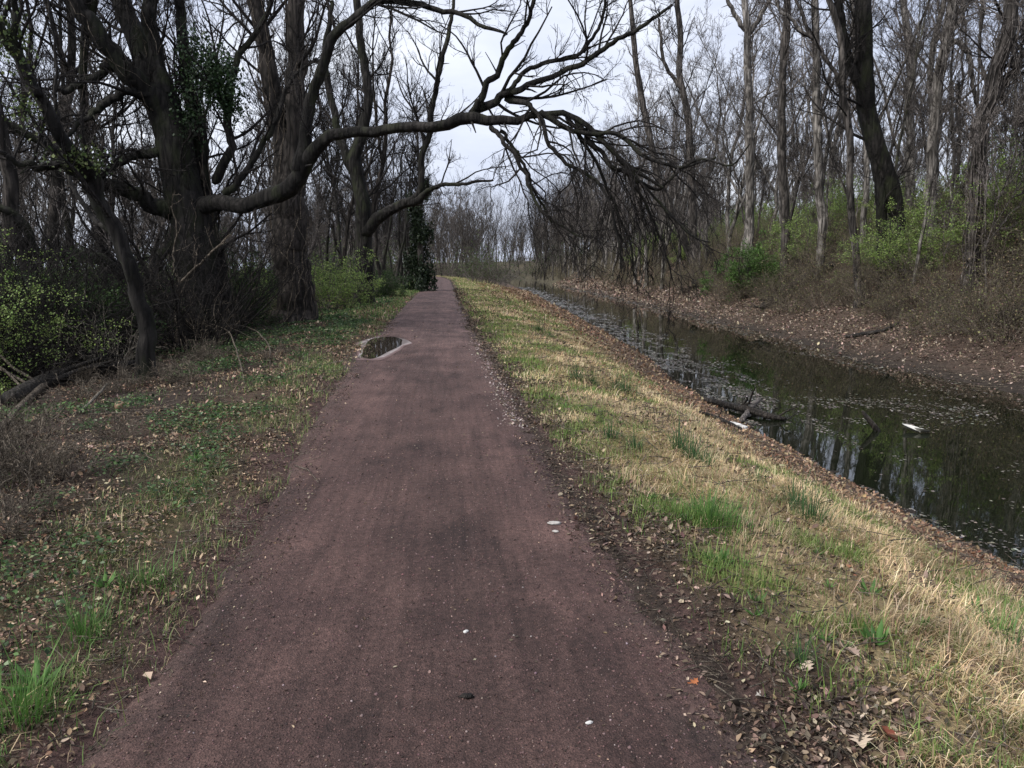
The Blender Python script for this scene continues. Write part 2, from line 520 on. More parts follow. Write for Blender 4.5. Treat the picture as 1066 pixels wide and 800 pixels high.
# ------------------------------------------------------------------ sky, sun, camera
def build_light():
    w = bpy.data.worlds.new('World'); SC.world = w; w.use_nodes = True
    nt = w.node_tree; bg = nt.nodes['Background']
    sky = nd(nt, 'ShaderNodeTexSky', sky_type='NISHITA', sun_disc=False)
    sky.sun_elevation = math.radians(48); sky.sun_rotation = math.radians(242)
    sky.air_density = 1.0; sky.dust_density = 3.0; sky.ozone_density = 1.0
    tc = nd(nt, 'ShaderNodeTexCoord')
    mp = nd(nt, 'ShaderNodeMapping'); mp.inputs['Scale'].default_value = (1, 1, 2.6); nt.links.new(tc.outputs['Generated'], mp.inputs['Vector'])
    cl = noise(nt, mp.outputs['Vector'], 2.2, 6, .55)
    cloud = ramp(nt, cl, [(.3, (6.6, 7.3, 9.4)), (.5, (9.0, 9.6, 11.4)), (.68, (12.0, 12.4, 13.4))])
    c = mix(nt, .82, sky.outputs['Color'], cloud)
    nt.links.new(c, bg.inputs['Color'])
    bg.inputs['Strength'].default_value = .052
    l = bpy.data.lights.new('sun', 'SUN'); l.energy = 2.3; l.angle = math.radians(30); l.color = (1, .97, .92)
    o = bpy.data.objects.new('sun', l); COL.objects.link(o)
    o.rotation_euler = (math.radians(42), 0, math.radians(-62))
    cam = bpy.data.cameras.new('camera'); cam.sensor_width = 36; cam.lens = F / 1066 * 36; cam.clip_end = 3000
    co = bpy.data.objects.new('camera', cam); COL.objects.link(co)
    co.location = (0, 0, EYE); co.rotation_euler = (math.radians(90) - PITCH, 0, -YAW)
    SC.camera = co
    v = SC.view_settings; v.view_transform = 'Standard'; v.look = 'None'; v.gamma = 1; v.use_curve_mapping = False
    v.exposure = EXPOSURE


EXPOSURE = 1.0
build_light()
SC.cycles.max_bounces = 6; SC.cycles.diffuse_bounces = 3; SC.cycles.glossy_bounces = 3; SC.cycles.transparent_max_bounces = 4


# ------------------------------------------------------------------ ground, path, water
def axis(dense0, dense1, step, lo, hi, grow):
    a = list(np.arange(dense0, dense1, step)); s = step; x = a[-1]
    while x < hi: s *= grow; x += s; a.append(x)
    s = step; x = a[0]; b = []
    while x > lo: s *= grow; x -= s; b.append(x)
    return np.array(b[::-1] + a)


def grid_faces(nx, ny):
    i = np.arange(ny * nx).reshape(ny, nx)
    return np.stack([i[:-1, :-1], i[:-1, 1:], i[1:, 1:], i[1:, :-1]], -1).reshape(-1, 4)


def lerp(a, b, t):
    return a + (b - a) * t[..., None]


SOIL = np.array((.045, .034, .028)); LITTER = np.array((.105, .075, .055)); STRAW = np.array((.34, .265, .15))
VERGE = np.array((.13, .12, .055)); RED = np.array((.10, .062, .056)); MUD = np.array((.055, .045, .038)); REDLEAF = np.array((.145, .105, .084))


def build_ground():
    xs = axis(-4.5, 6.5, .06, -420, 420, 1.045); ys = axis(1.4, 13, .06, -25, 620, 1.025)
    X, Y = np.meshgrid(xs, ys)
    Z = ground_z(X, Y)
    L = pl(Y); R = pr(Y); N = wn(Y); W = wf(Y)
    n1 = fbm(X * .9, Y * .9, 31); n2 = fbm(X * 3, Y * 3, 32)
    c = np.broadcast_to(SOIL, X.shape + (3,)).copy()
    l = L - X
    left = l > -.3
    cl = lerp(np.broadcast_to(RED * .8, c.shape), np.broadcast_to(LITTER * .7, c.shape), smooth(.0, .3, l + (n2 - .5) * .6))
    cl = lerp(cl, np.broadcast_to(VERGE * .5, c.shape), smooth(.5, .6, n1) * smooth(.2, .5, l) * smooth(1.8, 1.0, l))
    cl = lerp(cl, np.broadcast_to(SOIL, c.shape), smooth(.6, 1.8, l + (n1 - .5) * 1.8))
    cl = lerp(cl, np.broadcast_to((.08, .085, .035), c.shape), smooth(7, 15, l) * .8)
    c = np.where(left[..., None], cl, c)
    s = (X - R) / np.maximum(N - R, .1)
    cr = lerp(np.broadcast_to(RED * .75, c.shape), np.broadcast_to(LITTER * .6, c.shape), smooth(0, .05, s))
    cr = lerp(cr, np.broadcast_to(STRAW * .8, c.shape), smooth(.01 + .035 * smooth(10, 4, Y), .12 + .05 * smooth(10, 4, Y), s + (n2 - .5) * .14))
    cr = lerp(cr, np.broadcast_to(VERGE, c.shape), smooth(.5, .62, n1) * smooth(.1, .3, s) * .8)
    cr = lerp(cr, np.broadcast_to(REDLEAF * .8, c.shape), smooth(.62, .78, s + (n2 - .5) * .25))
    cr = lerp(cr, np.broadcast_to(MUD * .7, c.shape), smooth(.95, 1.0, s))
    c = np.where(((X > R) & (X <= N))[..., None], cr, c)
    c = np.where(((X > N) & (X <= W))[..., None], MUD * .5, c)
    e = X - W
    cf = lerp(np.broadcast_to(MUD * .8, c.shape), np.broadcast_to(REDLEAF * .55, c.shape), smooth(.2, 1.3, e + (n1 - .5) * 1.4))
    cf = lerp(cf, np.broadcast_to(LITTER * .75, c.shape), smooth(3, 4.6, e + (n1 - .5) * 1.5))
    cf = lerp(cf, np.broadcast_to((.085, .085, .04), c.shape), smooth(7, 14, e) * smooth(.42, .6, n1) * .8)
    cf = lerp(cf, np.broadcast_to((.075, .068, .045), c.shape), smooth(70, 130, Y) * .85)
    c = np.where((e > 0)[..., None], cf, c)
    f = grid_faces(len(xs), len(ys))
    o = link('ground', np.stack([X, Y, Z], -1), f, np.full(len(f), 4), 'soil', None, c.reshape(-1, 3))
    tag(o, None, None, None, 'structure')


def path_z(x, y):
    L = pl(y); R = pr(y); c = (L + R) / 2; hw = (R - L) / 2
    u = (x - c) / hw
    z = .012 * (1 - u * u)
    z = z + (fbm(x * 2.2, y * .7, 41) - .5) * .02 + (fbm(x * 14, y * 14, 42, 2) - .5) * .008
    # shallow wheel and foot tracks along the middle
    z = z - .009 * np.exp(-((x - (c + .12 + .06 * np.sin(y * .5))) / .11) ** 2) - .006 * np.exp(-((x - (c - .2)) / .1) ** 2)
    # the dip that holds the puddle
    k = smooth(1.25, .9, np.hypot((x + 1.30) / .66, (y - 15.4) / 2.9))
    edge = smooth(.80, 1.12, np.abs(u) + (fbm(x * 3, y * 3, 43) - .5) * .25)
    return (z - .085 * edge) * (1 - k) - .022 * k


def build_path():
    ys = axis(1.4, 13, .045, -25, 330, 1.022)
    us = np.linspace(-1.22, 1.22, 76)
    U, Y = np.meshgrid(us, ys)
    L = pl(Y); R = pr(Y); X = (L + R) / 2 + U * (R - L) / 2
    Z = path_z(X, Y)
    n = fbm(X * 1.7, Y * .5, 44); n2 = fbm(X * 5, Y * 5, 45)
    base = np.array((.076, .045, .039))
    c = lerp(np.broadcast_to(base * .86, X.shape + (3,)), np.broadcast_to(base * 1.16, X.shape + (3,)), smooth(.3, .7, n))
    c = lerp(c, np.broadcast_to((.06, .042, .036), c.shape), smooth(.72, 1.05, np.abs(U) + (n2 - .5) * .5) * .85)
    mid = np.exp(-((U - .12) / .13) ** 2) + .7 * np.exp(-((U + .2) / .1) ** 2)
    c = lerp(c, np.broadcast_to(base * .72, c.shape), np.clip(mid * (.15 + .95 * n2), 0, .9) * .8)
    n3 = fbm(X * 3.1, Y * 1.4, 47); n4 = fbm(X * 9, Y * 4, 48)
    c = lerp(c, c * .66, smooth(.56, .68, n3) * smooth(.35, .6, n4) * .9)
    c = lerp(c, c * 1.28, smooth(.58, .70, fbm(X * 2.3, Y * .9, 49)) * .8)
    # paler and bluer towards the distance
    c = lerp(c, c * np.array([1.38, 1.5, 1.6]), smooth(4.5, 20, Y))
    f = grid_faces(len(us), len(ys))
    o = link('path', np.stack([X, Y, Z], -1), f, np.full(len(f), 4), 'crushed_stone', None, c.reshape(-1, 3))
    tag(o, None, None, None, 'structure')


def build_water():
    ys = axis(0, 60, 1.5, -25, 430, 1.06)
    rows = np.stack([wn(ys) - .9, wn(ys) * .5 + wf(ys) * .5, wf(ys) + .9], -1)
    V = np.stack([rows, np.repeat(ys[:, None], 3, 1), np.full(rows.shape, WATER)], -1)
    f = grid_faces(3, len(ys))
    tag(link('canal_water', V, f, np.full(len(f), 4), 'canal_water'), None, None, None, 'structure')


build_ground(); build_path(); build_water()


# ------------------------------------------------------------------ ground cover nobody could count
def field(rng, n, y0, y1, fx, power=1.0):
    """n random points between y0 and y1 (denser near the camera); fx maps (u in 0..1, y) to x"""
    u = rng.random(n)
    if power == 0: y = y0 + (y1 - y0) * u
    else: y = y0 * (y1 / y0) ** u            # density ~ 1/y
    return fx(rng.random(n), y), y


def keep(mask, *a):
    return [q[mask] for q in a]


def zpos(x, y, lift=0.0):
    return np.stack([x, y, ground_z(x, y) + lift], -1)


BROWN = [(.20, .13, .085), (.13, .085, .055), (.27, .19, .125), (.085, .058, .042), (.33, .25, .17), (.17, .085, .05)]


def build_grass():
    rng = np.random.default_rng(5)
    S = []; G = []
    for (y0, y1, n, wd, hh) in ((2.0, 9, 210000, .0036, .095), (9, 24, 120000, .008, .12), (24, 70, 60000, .02, .13), (70, 160, 16000, .05, .16)):
        # right bank
        x, y = field(rng, n, y0, y1, lambda u, y: pr(y) + (wn(y) - pr(y)) * (.0 + .84 * u))
        s = (x - pr(y)) / (wn(y) - pr(y))
        p = fbm(x * .9, y * .9, 31); q = fbm(x * 2.6, y * 2.6, 52); r = fbm(x * 4.5, y * 4.5, 54)
        e0 = .055 * smooth(10, 4, y)
        edge = smooth(e0 - .04, e0 + .10, s + (q - .5) * .16)
        low = 1 - smooth(.50, .78, s + (q - .5) * .35)
        dens = edge * low * (.10 + 1.05 * smooth(.38, .56, .55 * r + .45 * fbm(x * 1.5, y * 1.5, 53)))
        m = rng.random(n) < dens
        x, y, p, q, r, s = keep(m, x, y, p, q, r, s)
        k = len(x)
        green = smooth(.46, .56, p + (q - .5) * .45) * .75 + .16 + .30 * smooth(.3, .08, s) + .2 * smooth(20, 60, y)
        isg = rng.random(k) < green
        h = hh * rng.lognormal(-.1, .42, k) * (.45 + .9 * q) * np.where(isg, .85, 1.2) * (.62 + .2 * smooth(8, 4.5, y))
        lean = np.where(isg, np.abs(rng.normal(.55, .35, k)), np.abs(rng.normal(1.15, .38, k)))
        az = np.where(isg, rng.uniform(0, 6.3, k), fbm(x * 1.1, y * 1.1, 55) * 12 + rng.normal(0, .9, k))
        cg = palette(rng, k, [(.12, .20, .045), (.18, .25, .07), (.25, .28, .10), (.07, .125, .03)], [3, 3, 2.5, 2])
        cs = palette(rng, k, [(.58, .44, .26), (.46, .34, .2), (.68, .55, .37), (.32, .235, .14), (.34, .31, .15), (.20, .14, .095)], [4, 3, 3, 2.4, 1.5, 2])
        cs = cs * (.72 + .56 * smooth(.35, .65, fbm(x * 1.9, y * 1.9, 56)))[:, None]
        b = blades(zpos(x, y, -.004), h, wd * rng.uniform(.5, 1.5, k), az, lean, np.where(isg[:, None], cg, cs), .35)
        V = b[0].reshape(-1, 5, 3); C = b[3].reshape(-1, 5, 3)
        lowest = ground_z(V[:, :, 0], V[:, :, 1]) + .004      # lying stalks rest on the ground
        V[:, 2:, 2] = np.maximum(V[:, 2:, 2], lowest[:, 2:])
        for sel, bag in ((isg, G), (~isg, S)):
            mm = int(sel.sum())
            base = np.arange(mm)[:, None] * 5
            lp = np.concatenate([base + np.array([0, 1, 3, 2]), base + np.array([2, 3, 4])], 1)
            bag.append((V[sel].reshape(-1, 3), lp.ravel(), np.tile([4, 3], mm), C[sel].reshape(-1, 3)))
    tag(link_blades('dry_grass', S, 'blade'), 'matted straw coloured dead grass covering the canal bank', 'grass', None, 'stuff')
    # left verge: sparse green clumps along the path
    for (y0, y1, n, wd, hh) in ((2.0, 9, 90000, .0036, .07), (9, 24, 60000, .008, .085), (24, 70, 40000, .022, .12), (70, 160, 12000, .06, .16)):
        x, y = field(rng, n, y0, y1, lambda u, y: pl(y) - 3.6 * u ** 1.5 + .15)
        l = pl(y) - x
        q = fbm(x * 3.2, y * 3.2, 62); p = fbm(x * .9, y * .9, 63)
        dens = smooth(-.1, .3, l + (q - .5) * .6) * (1 - smooth(.45, 1.7, l + (p - .5) * 1.8)) * (.05 + .95 * smooth(.46, .60, .6 * q + .4 * p)) + .03
        dens = np.maximum(dens, smooth(16, 34, y) * .65 * (1 - smooth(1.5, 3.2, l)) * smooth(-.1, .3, l + (q - .5) * .5))
        m = rng.random(n) < dens
        x, y, p, l = keep(m, x, y, p, l); k = len(x)
        isg = rng.random(k) < .62 + .2 * smooth(20, 50, y)
        cg = palette(rng, k, [(.09, .16, .04), (.14, .22, .06), (.2, .24, .09), (.05, .09, .028)], [3, 3, 2, 2])
        cs = palette(rng, k, [(.46, .37, .22), (.3, .23, .14), (.18, .135, .09)], [1, 1, 1])
        G.append(blades(zpos(x, y, -.006), hh * rng.lognormal(-.1, .4, k), wd * rng.uniform(.5, 1.4, k), rng.uniform(0, 6.3, k), np.where(isg, np.abs(rng.normal(.6, .35, k)), np.abs(rng.normal(1.1, .3, k))), np.where(isg[:, None], cg, cs)))
    tag(link_blades('green_grass', G, 'blade'), 'short fresh green grass along both edges of the path', 'grass', None, 'stuff')


def build_litter():
    rng = np.random.default_rng(9)
    B = []

    def lay(x, y, size, pal, wts, tilt=.45, lift=.012, zf=None):
        n = len(x)
        if n == 0: return
        col = palette(rng, n, pal, wts, .25)
        kind = rng.integers(0, 3, n)
        for k, (T, Fc) in enumerate(((LEAF_T, LEAF_F), (CURL_T, CURL_F), (DIA_T, DIA_F))):
            s = kind == k; m = int(s.sum())
            T2 = T * np.array([.8, 1, 1])
            pos = zpos(x[s], y[s], lift)
            if zf is not None: pos[:, 2] = np.maximum(pos[:, 2], zf(x[s], y[s]) + lift * .4)
            B.append((T2, Fc, pos, frames(rng, m, tilt), size[s], col[s]))

    MULCH = [(.13, .092, .066), (.075, .054, .042), (.21, .155, .115), (.36, .285, .21), (.045, .034, .028)]
    # right: dark mulch on the path edge, leaves through the grass, deep leaves by the water
    x, y = field(rng, 85000, 2.0, 60, lambda u, y: pr(y) - .3 + (wn(y) - pr(y)) * .5 * u ** 1.3)
    q = fbm(x * 2.1, y * 2.1, 71); m = rng.random(len(x)) < (.2 + .8 * smooth(.4, .6, q)) * smooth(pr(y) - .35, pr(y) + .2, x) * np.where(x - pr(y) > .55, .4, 1)
    x, y = keep(m, x, y)
    lay(x, y, (.019 + .0012 * y) * np.clip(np.clip(rng.lognormal(0, .4, len(x)), .35, 1.9), .35, 1.9), MULCH, [3, 3, 2, 1, 2], .55, .008, path_z)
    x, y = field(rng, 70000, 2.6, 90, lambda u, y: pr(y) + (wn(y) - pr(y)) * (.30 + .70 * u))
    s = (x - pr(y)) / (wn(y) - pr(y)); q = fbm(x * 2.6, y * 2.6, 52)
    m = rng.random(len(x)) < np.maximum(smooth(.46, .72, s + (q - .5) * .4), .14 + .30 * smooth(5, 12, y) * smooth(.4, .6, q)) * (.35 + .7 * q)
    x, y = keep(m, x, y)
    lay(x, y, (.020 + .0016 * y) * np.clip(rng.lognormal(0, .4, len(x)), .35, 1.9), BROWN, [3, 2.5, 3, 1, 2, 1.4], .6)
    # far bank: a broad skirt of brown leaves
    x, y = field(rng, 160000, 9, 130, lambda u, y: wf(y) - .1 + 5.6 * u)
    e = x - wf(y); m = rng.random(len(x)) < np.maximum(smooth(.0, 1.5, e + (fbm(x, y, 77) - .5) * 2.2), .12) * (1 - .7 * smooth(3.0, 5, e)) * (.2 + .9 * fbm(x * 1.4, y * 1.4, 78))
    x, y = keep(m, x, y)
    lay(x, y, (.025 + .0016 * y) * np.clip(rng.lognormal(0, .4, len(x)), .35, 1.9), [(.24, .175, .135), (.16, .115, .09), (.34, .265, .205), (.08, .062, .05), (.42, .345, .28)], [3, 3, 3, 3, .9], .55)
    # left: loose leaves on dark soil, a tan drift near the camera
    x, y = field(rng, 190000, 2.0, 45, lambda u, y: pl(y) + .2 - 8.5 * u ** 1.5)
    l = pl(y) - x; q = fbm(x * 1.6, y * 1.6, 81)
    drift = np.exp(-((y - 4.1) / 1.0) ** 2) * smooth(.25, .7, l) * (1 - smooth(1.6, 2.4, l))
    m = rng.random(len(x)) < (.10 + .95 * smooth(.45, .6, q) + drift * .9) * smooth(-.15, .35, l)
    x, y = keep(m, x, y); l = pl(y) - x
    lay(x, y, (.014 + .0016 * y) * np.clip(rng.lognormal(0, .45, len(x)), .35, 1.9), [(.26, .18, .12), (.15, .10, .07), (.36, .26, .18), (.07, .05, .038), (.46, .36, .26), (.20, .12, .08), (.58, .44, .32)], [3, 3.6, 2.2, 5, 1.0, .6, .5], .65, .012, path_z)
    # crumbs of leaf and stalk blown onto the path edges
    x, y = field(rng, 42000, 2.0, 24, lambda u, y: np.where(rng.random(len(y)) < .5, pl(y) - .25 + .65 * u ** 1.6, pr(y) + .3 - .6 * u ** 1.6))
    m = rng.random(len(x)) < .25 + .9 * smooth(.42, .62, fbm(x * 3, y * 3, 83))
    x, y = keep(m, x, y)
    lay(x, y, (.007 + .0009 * y) * np.clip(rng.lognormal(0, .45, len(x)), .35, 1.9), MULCH, [3, 3, 2, .8, 3], .6, .006, path_z)
    # a few blown further in
    x, y = field(rng, 1500, 2.0, 24, lambda u, y: pl(y) + (pr(y) - pl(y)) * u)
    lay(x, y, (.007 + .0010 * y) * np.clip(rng.lognormal(0, .45, len(x)), .35, 1.9), MULCH, [2, 2, 2, 1, 3], .3, .003, path_z)
    tag(scatter('fallen_leaves', B, 'dead_leaf'), 'brown fallen leaves littering both canal banks and the wood floor', 'leaves', None, 'stuff')


def build_groundcover():
    rng = np.random.default_rng(12)
    B = []
    x, y = field(rng, 190000, 2.2, 40, lambda u, y: pl(y) - .3 - 8.5 * u ** 1.25)
    l = pl(y) - x
    p = fbm(x * .75, y * .75, 91); q = fbm(x * 3, y * 3, 92)
    m = rng.random(len(x)) < smooth(.42, .56, p + (q - .5) * .45) * smooth(.2, .9, l + (q - .5)) * (.45 + .55 * smooth(3.2, 6.5, y))
    x, y = keep(m, x, y); n = len(x)
    col = palette(rng, n, [(.04, .08, .026), (.07, .13, .04), (.022, .042, .017), (.13, .19, .075), (.19, .24, .14)], [4, 3, 4, 1.5, .8], .2)
    B.append((DIA_T * np.array([1.35, 1, 1]), DIA_F, zpos(x, y, 0) + np.stack([np.zeros(n), np.zeros(n), rng.uniform(.01, .10, n)], -1), frames(rng, n, .4), (.014 + .0019 * y) * rng.uniform(.5, 1.6, n), col))
    tag(scatter('ivy_ground_cover', B, 'leaf'), 'low green ground ivy creeping over the dark soil left of the path', 'ground cover', None, 'stuff')
    # bits of twig and grit
    T = Tubes(); nn = 16000
    x, y = field(rng, nn, 2.0, 22, lambda u, y: np.where(rng.random(len(y)) < .5, pl(y) + .15 - 5.5 * u, pr(y) - .1 + 3.8 * u ** 1.5))
    P0 = zpos(x, y, .014); az = rng.uniform(0, 6.3, nn); ln = rng.lognormal(-2.4, .6, nn) * (1 + y * .05)
    d = np.stack([np.cos(az), np.sin(az), rng.normal(.03, .12, nn)], -1); kink = rng.normal(0, .18, (nn, 3)); kink[:, 2] *= .3
    fb = rng.random(nn) < .3; y2 = 11 * (70 / 11) ** rng.random(nn); x2 = wf(y2) + rng.uniform(.1, 4.5, nn)
    x = np.where(fb, x2, x); y = np.where(fb, y2, y); P0 = zpos(x, y, .03); ln = np.where(fb, ln * 2, ln)
    P = np.stack([P0, P0 + d * ln[:, None] * .5, P0 + (d + kink) * ln[:, None]], 1)
    r = (.0016 + .0003 * y)[:, None] * np.array([[1.1, 1, .6]]) * rng.uniform(.6, 1.5, (nn, 1))
    thin = rng.random(nn) < np.where(x > 0, .4, .8); P = P[thin]; r = r[thin]
    T.add(P, r, 3)
    tag(T.build('fallen_twigs', 'twig_tan'), 'thin dry twigs and stalks strewn along both verges', 'twigs', None, 'stuff')
    # grit on the path
    rng = np.random.default_rng(13)
    n = 26000
    x, y = field(rng, n, 2.0, 16, lambda u, y: pl(y) + .05 + (pr(y) - pl(y) - .1) * u)
    side = np.abs((x - (pl(y) + pr(y)) / 2) / ((pr(y) - pl(y)) / 2))
    OC = np.array([[1, 0, 0], [0, 1, 0], [-1, 0, 0], [0, -1, 0], [0, 0, .7], [0, 0, -.7]]) * .5
    OF = [(0, 1, 4), (1, 2, 4), (2, 3, 4), (3, 0, 4), (1, 0, 5), (2, 1, 5), (3, 2, 5), (0, 3, 5)]
    col = palette(rng, n, [(.14, .085, .08), (.09, .055, .052), (.2, .14, .13), (.26, .22, .21), (.04, .028, .026)], [5, 4, 2, .15, 3], .2)
    z = np.maximum(path_z(x, y), ground_z(x, y)) + .0006
    B = [(OC, OF, np.stack([x, y, z], -1), frames(rng, n, .5), rng.lognormal(-5.15, .4, n) * (1 + .04 * y), col)]
    # a pale strip of grit and chips along the right edge
    m = 900
    x, y = field(rng, m, 7.5, 17, lambda u, y: pr(y) - .20 + .22 * rng.normal(0, .45, len(y)))
    B.append((OC, OF, np.stack([x, y, np.maximum(path_z(x, y), ground_z(x, y)) + .004], -1), frames(rng, m, .4), rng.lognormal(-4.1, .45, m), palette(rng, m, [(.42, .36, .34), (.3, .24, .22), (.2, .14, .13)], [2, 2, 2])))
    tag(scatter('loose_gravel', B, 'dead_leaf'), 'loose red-brown grit and stone chips on the path', 'gravel', None, 'stuff')


def build_floaters():
    rng = np.random.default_rng(15)
    B = []
    n = 220000
    x, y = field(rng, n, 6, 110, lambda u, y: wn(y) - .1 + (wf(y) - wn(y) + .2) * u)
    a = x - wn(y); b = wf(y) - x
    q = fbm(x * .9, y * .55, 95); q2 = fbm(x * 3.2, y * 1.2, 96)
    near = (1 - smooth(.3, 2.6, a + (q - .5) * 3.4)) * smooth(10, 13, y) * 1.2 + (1 - smooth(.1, .9, a + (q - .5) * 1.2)) * .6
    band = np.exp(-((y - (13.5 + .12 * (x - 9))) / 1.0) ** 2) * smooth(6.5, 8, x) * .75
    patch = smooth(.54, .66, q) * .35 * smooth(20, 12, y)
    far = (1 - smooth(.2, 1.6, b + (q - .5) * 1.8)) * .8
    m = rng.random(n) < np.clip(near + band + patch * .5 + far, 0, 1) * (.006 + 1.0 * smooth(.49, .56, .7 * q2 + .3 * q)) * np.where((y < 11.5) | (a > 3), .55, 1)
    x, y = keep(m, x, y); n = len(x)
    col = palette(rng, n, [(.11, .095, .08), (.065, .057, .05), (.2, .18, .155), (.25, .24, .22), (.09, .10, .06)], [4, 4, 2.6, .7, 1], .25)
    B.append((DIA_T * np.array([1.5, 1, .5]), DIA_F, np.stack([x, y, np.full(n, WATER + .004)], -1), frames(rng, n, .09), (.022 + .0013 * y) * rng.uniform(.4, 1.8, n), col))
    tag(scatter('floating_leaves', B, 'wet_leaf'), 'dead leaves and scum floating on the canal water', 'leaves', None, 'stuff')


build_grass(); build_litter(); build_groundcover(); build_floaters()


# ------------------------------------------------------------------ trees traced from the photograph, built where they stand
def stem_line(rows, n=40, wob=.02, rng=None):
    """rows of (px, py, distance, width in px) -> centre line and radii"""
    rows = np.array(rows, float)
    p = np.stack([at(*r[:3]) for r in rows])
    full = np.concatenate([p, (rows[:, 3] * rows[:, 2] / F / 2)[:, None]], 1)
    s = smooth_line(full, n)
    P = s[:, :3]; R = np.maximum(s[:, 3], .006)
    if rng is not None:
        j = rng.normal(0, wob, P.shape); j[0] = 0
        j = (j + np.roll(j, 1, 0) + np.roll(j, -1, 0)) / 2
        P = P + j * np.minimum(1, R[:, None] * 14)
    return P, R


def traced_tree(name, label, cat, stems, trunk_mat, twig_mat, seed, group=None, root=0, flare=1.35, wob=.042, **kw):
    """stems: list of (rows, tropism or None, grows branches?); stem ROOT goes into the ground"""
    rng = np.random.default_rng(seed)
    lines = []
    for i, (rows, tp, br) in enumerate(stems):
        P, R = stem_line(rows, 40, wob, rng)
        if i == root:
            b = P[0].copy(); g = gz(b[0], b[1]) - .12
            n = 5
            if b[2] > g:
                ext = np.linspace(0, 1, n + 1)[:-1, None]
                low = b + np.array([0, 0, g - b[2]])
                P = np.concatenate([low + (b - low) * ext, P]); R = np.concatenate([np.full(n, R[0]), R])
            else:
                P = P.copy(); P[0, 2] = g
            f = np.exp(-np.maximum(0, P[:, 2] - gz(b[0], b[1])) / .35)
            R = R * (1 + (flare - 1) * f)
        elif br and R[0] > .05:
            R = R * (1 + .18 * np.exp(-np.arange(len(R)) / 2.5)); R[0] *= .4
        lines.append((P, R, tp, br))
    b = lines[root][0][0]; org = np.array([b[0], b[1], gz(b[0], b[1])])
    t = thing(name, label, cat, org, 0, group)
    tb = Tubes()
    for P, R, tp, br in lines: tb.add(P, R, 20 if R.max() > .09 else 7)
    for P, R, tp, br in lines:                 # snapped stubs
        if R.max() > .07:
            s, rs, _, _ = sprout(P[None], R[None], 4, [.45], 1.0, 4, .1, 0, rng, (.1, .8), .3, .012); tb.add(s, rs, 6)
    if name == 'bare_sapling': crown([(P, R, tp) for P, R, tp, br in lines], rng, tb, **kw)
    tb.build('trunk', trunk_mat, t, org)
    if name == 'bare_sapling':
        return t, lines, None, rng
    cb = Tubes()
    tips = crown([(P, R, tp) for P, R, tp, br in lines if br and not (tp is not None and tp < -.4)], rng, cb, **kw)
    dr = [(P, R, tp) for P, R, tp, br in lines if br and tp is not None and tp < -.4]
    if dr: crown(dr, rng, cb, **dict(kw, dens=kw.get('dens', 1) * 1.35, len1=kw.get('len1', 2) * .95, ang=.75, n2=6, n3=4, n4=2, tr0=(.05, 1), wob=1.5))
    cb.build('branches', twig_mat, t, org)
    return t, lines, tips, rng


def vines(t, lines, rng, n, mat, name='vines', drop=2.2):
    """climbing and dangling stems round the trunk"""
    org = np.array(t.location); V = Tubes()
    for _ in range(n):
        P, R = lines[rng.integers(0, len(lines))][:2]
        k0 = rng.integers(0, 4); k1 = rng.integers(14, 34)
        a = rng.uniform(0, 6.3) + np.linspace(0, rng.normal(0, 2.5), k1 - k0)
        rad = R[k0:k1] * 1.06 + .015 + np.abs(rng.normal(0, .05, k1 - k0))
        Q = P[k0:k1] + np.stack([np.cos(a) * rad, np.sin(a) * rad, rng.normal(0, .06, k1 - k0)], -1)
        V.add(Q, np.full(len(Q), rng.uniform(.006, .018)), 5)
        # a loose end
        s = P[k1] + rng.normal(0, .25, 3); d = rng.normal(0, .35, 3); d[2] = -1
        q = [s]
        for _k in range(8): d = d + rng.normal(0, .28, 3); d[2] -= .12; d = d / np.linalg.norm(d); q.append(q[-1] + d * drop / 8 * rng.uniform(.5, 1.2))
        V.add(np.array(q), np.linspace(.009, .004, 9), 4)
    V.build(name, mat, t, org)


def ivy_clump(t, centres, rng, name='ivy', pal=None, mat='evergreen', size=(.05, .1)):
    """centres: (point, radius, number of leaves)"""
    org = np.array(t.location); B = []
    for c, r, n in centres:
        d = rng.normal(0, 1, (n, 3)); d = d / np.linalg.norm(d, axis=1, keepdims=True) * (rng.random((n, 1)) ** .45)
        w = 1 + .5 * np.sin(d[:, :1] * 5 + c[0]) * np.cos(d[:, 1:2] * 4)
        pos = np.asarray(c) + d * np.asarray(r) * w
        B.append((DIA_T * np.array([1.3, 1, 1]), DIA_F, pos, frames(rng, n, 1.0), rng.uniform(size[0], size[1], n), palette(rng, n, pal or [(.025, .05, .018), (.04, .075, .025), (.018, .035, .014)], [2, 1, 2])))
    return scatter(name, B, mat, t, org)


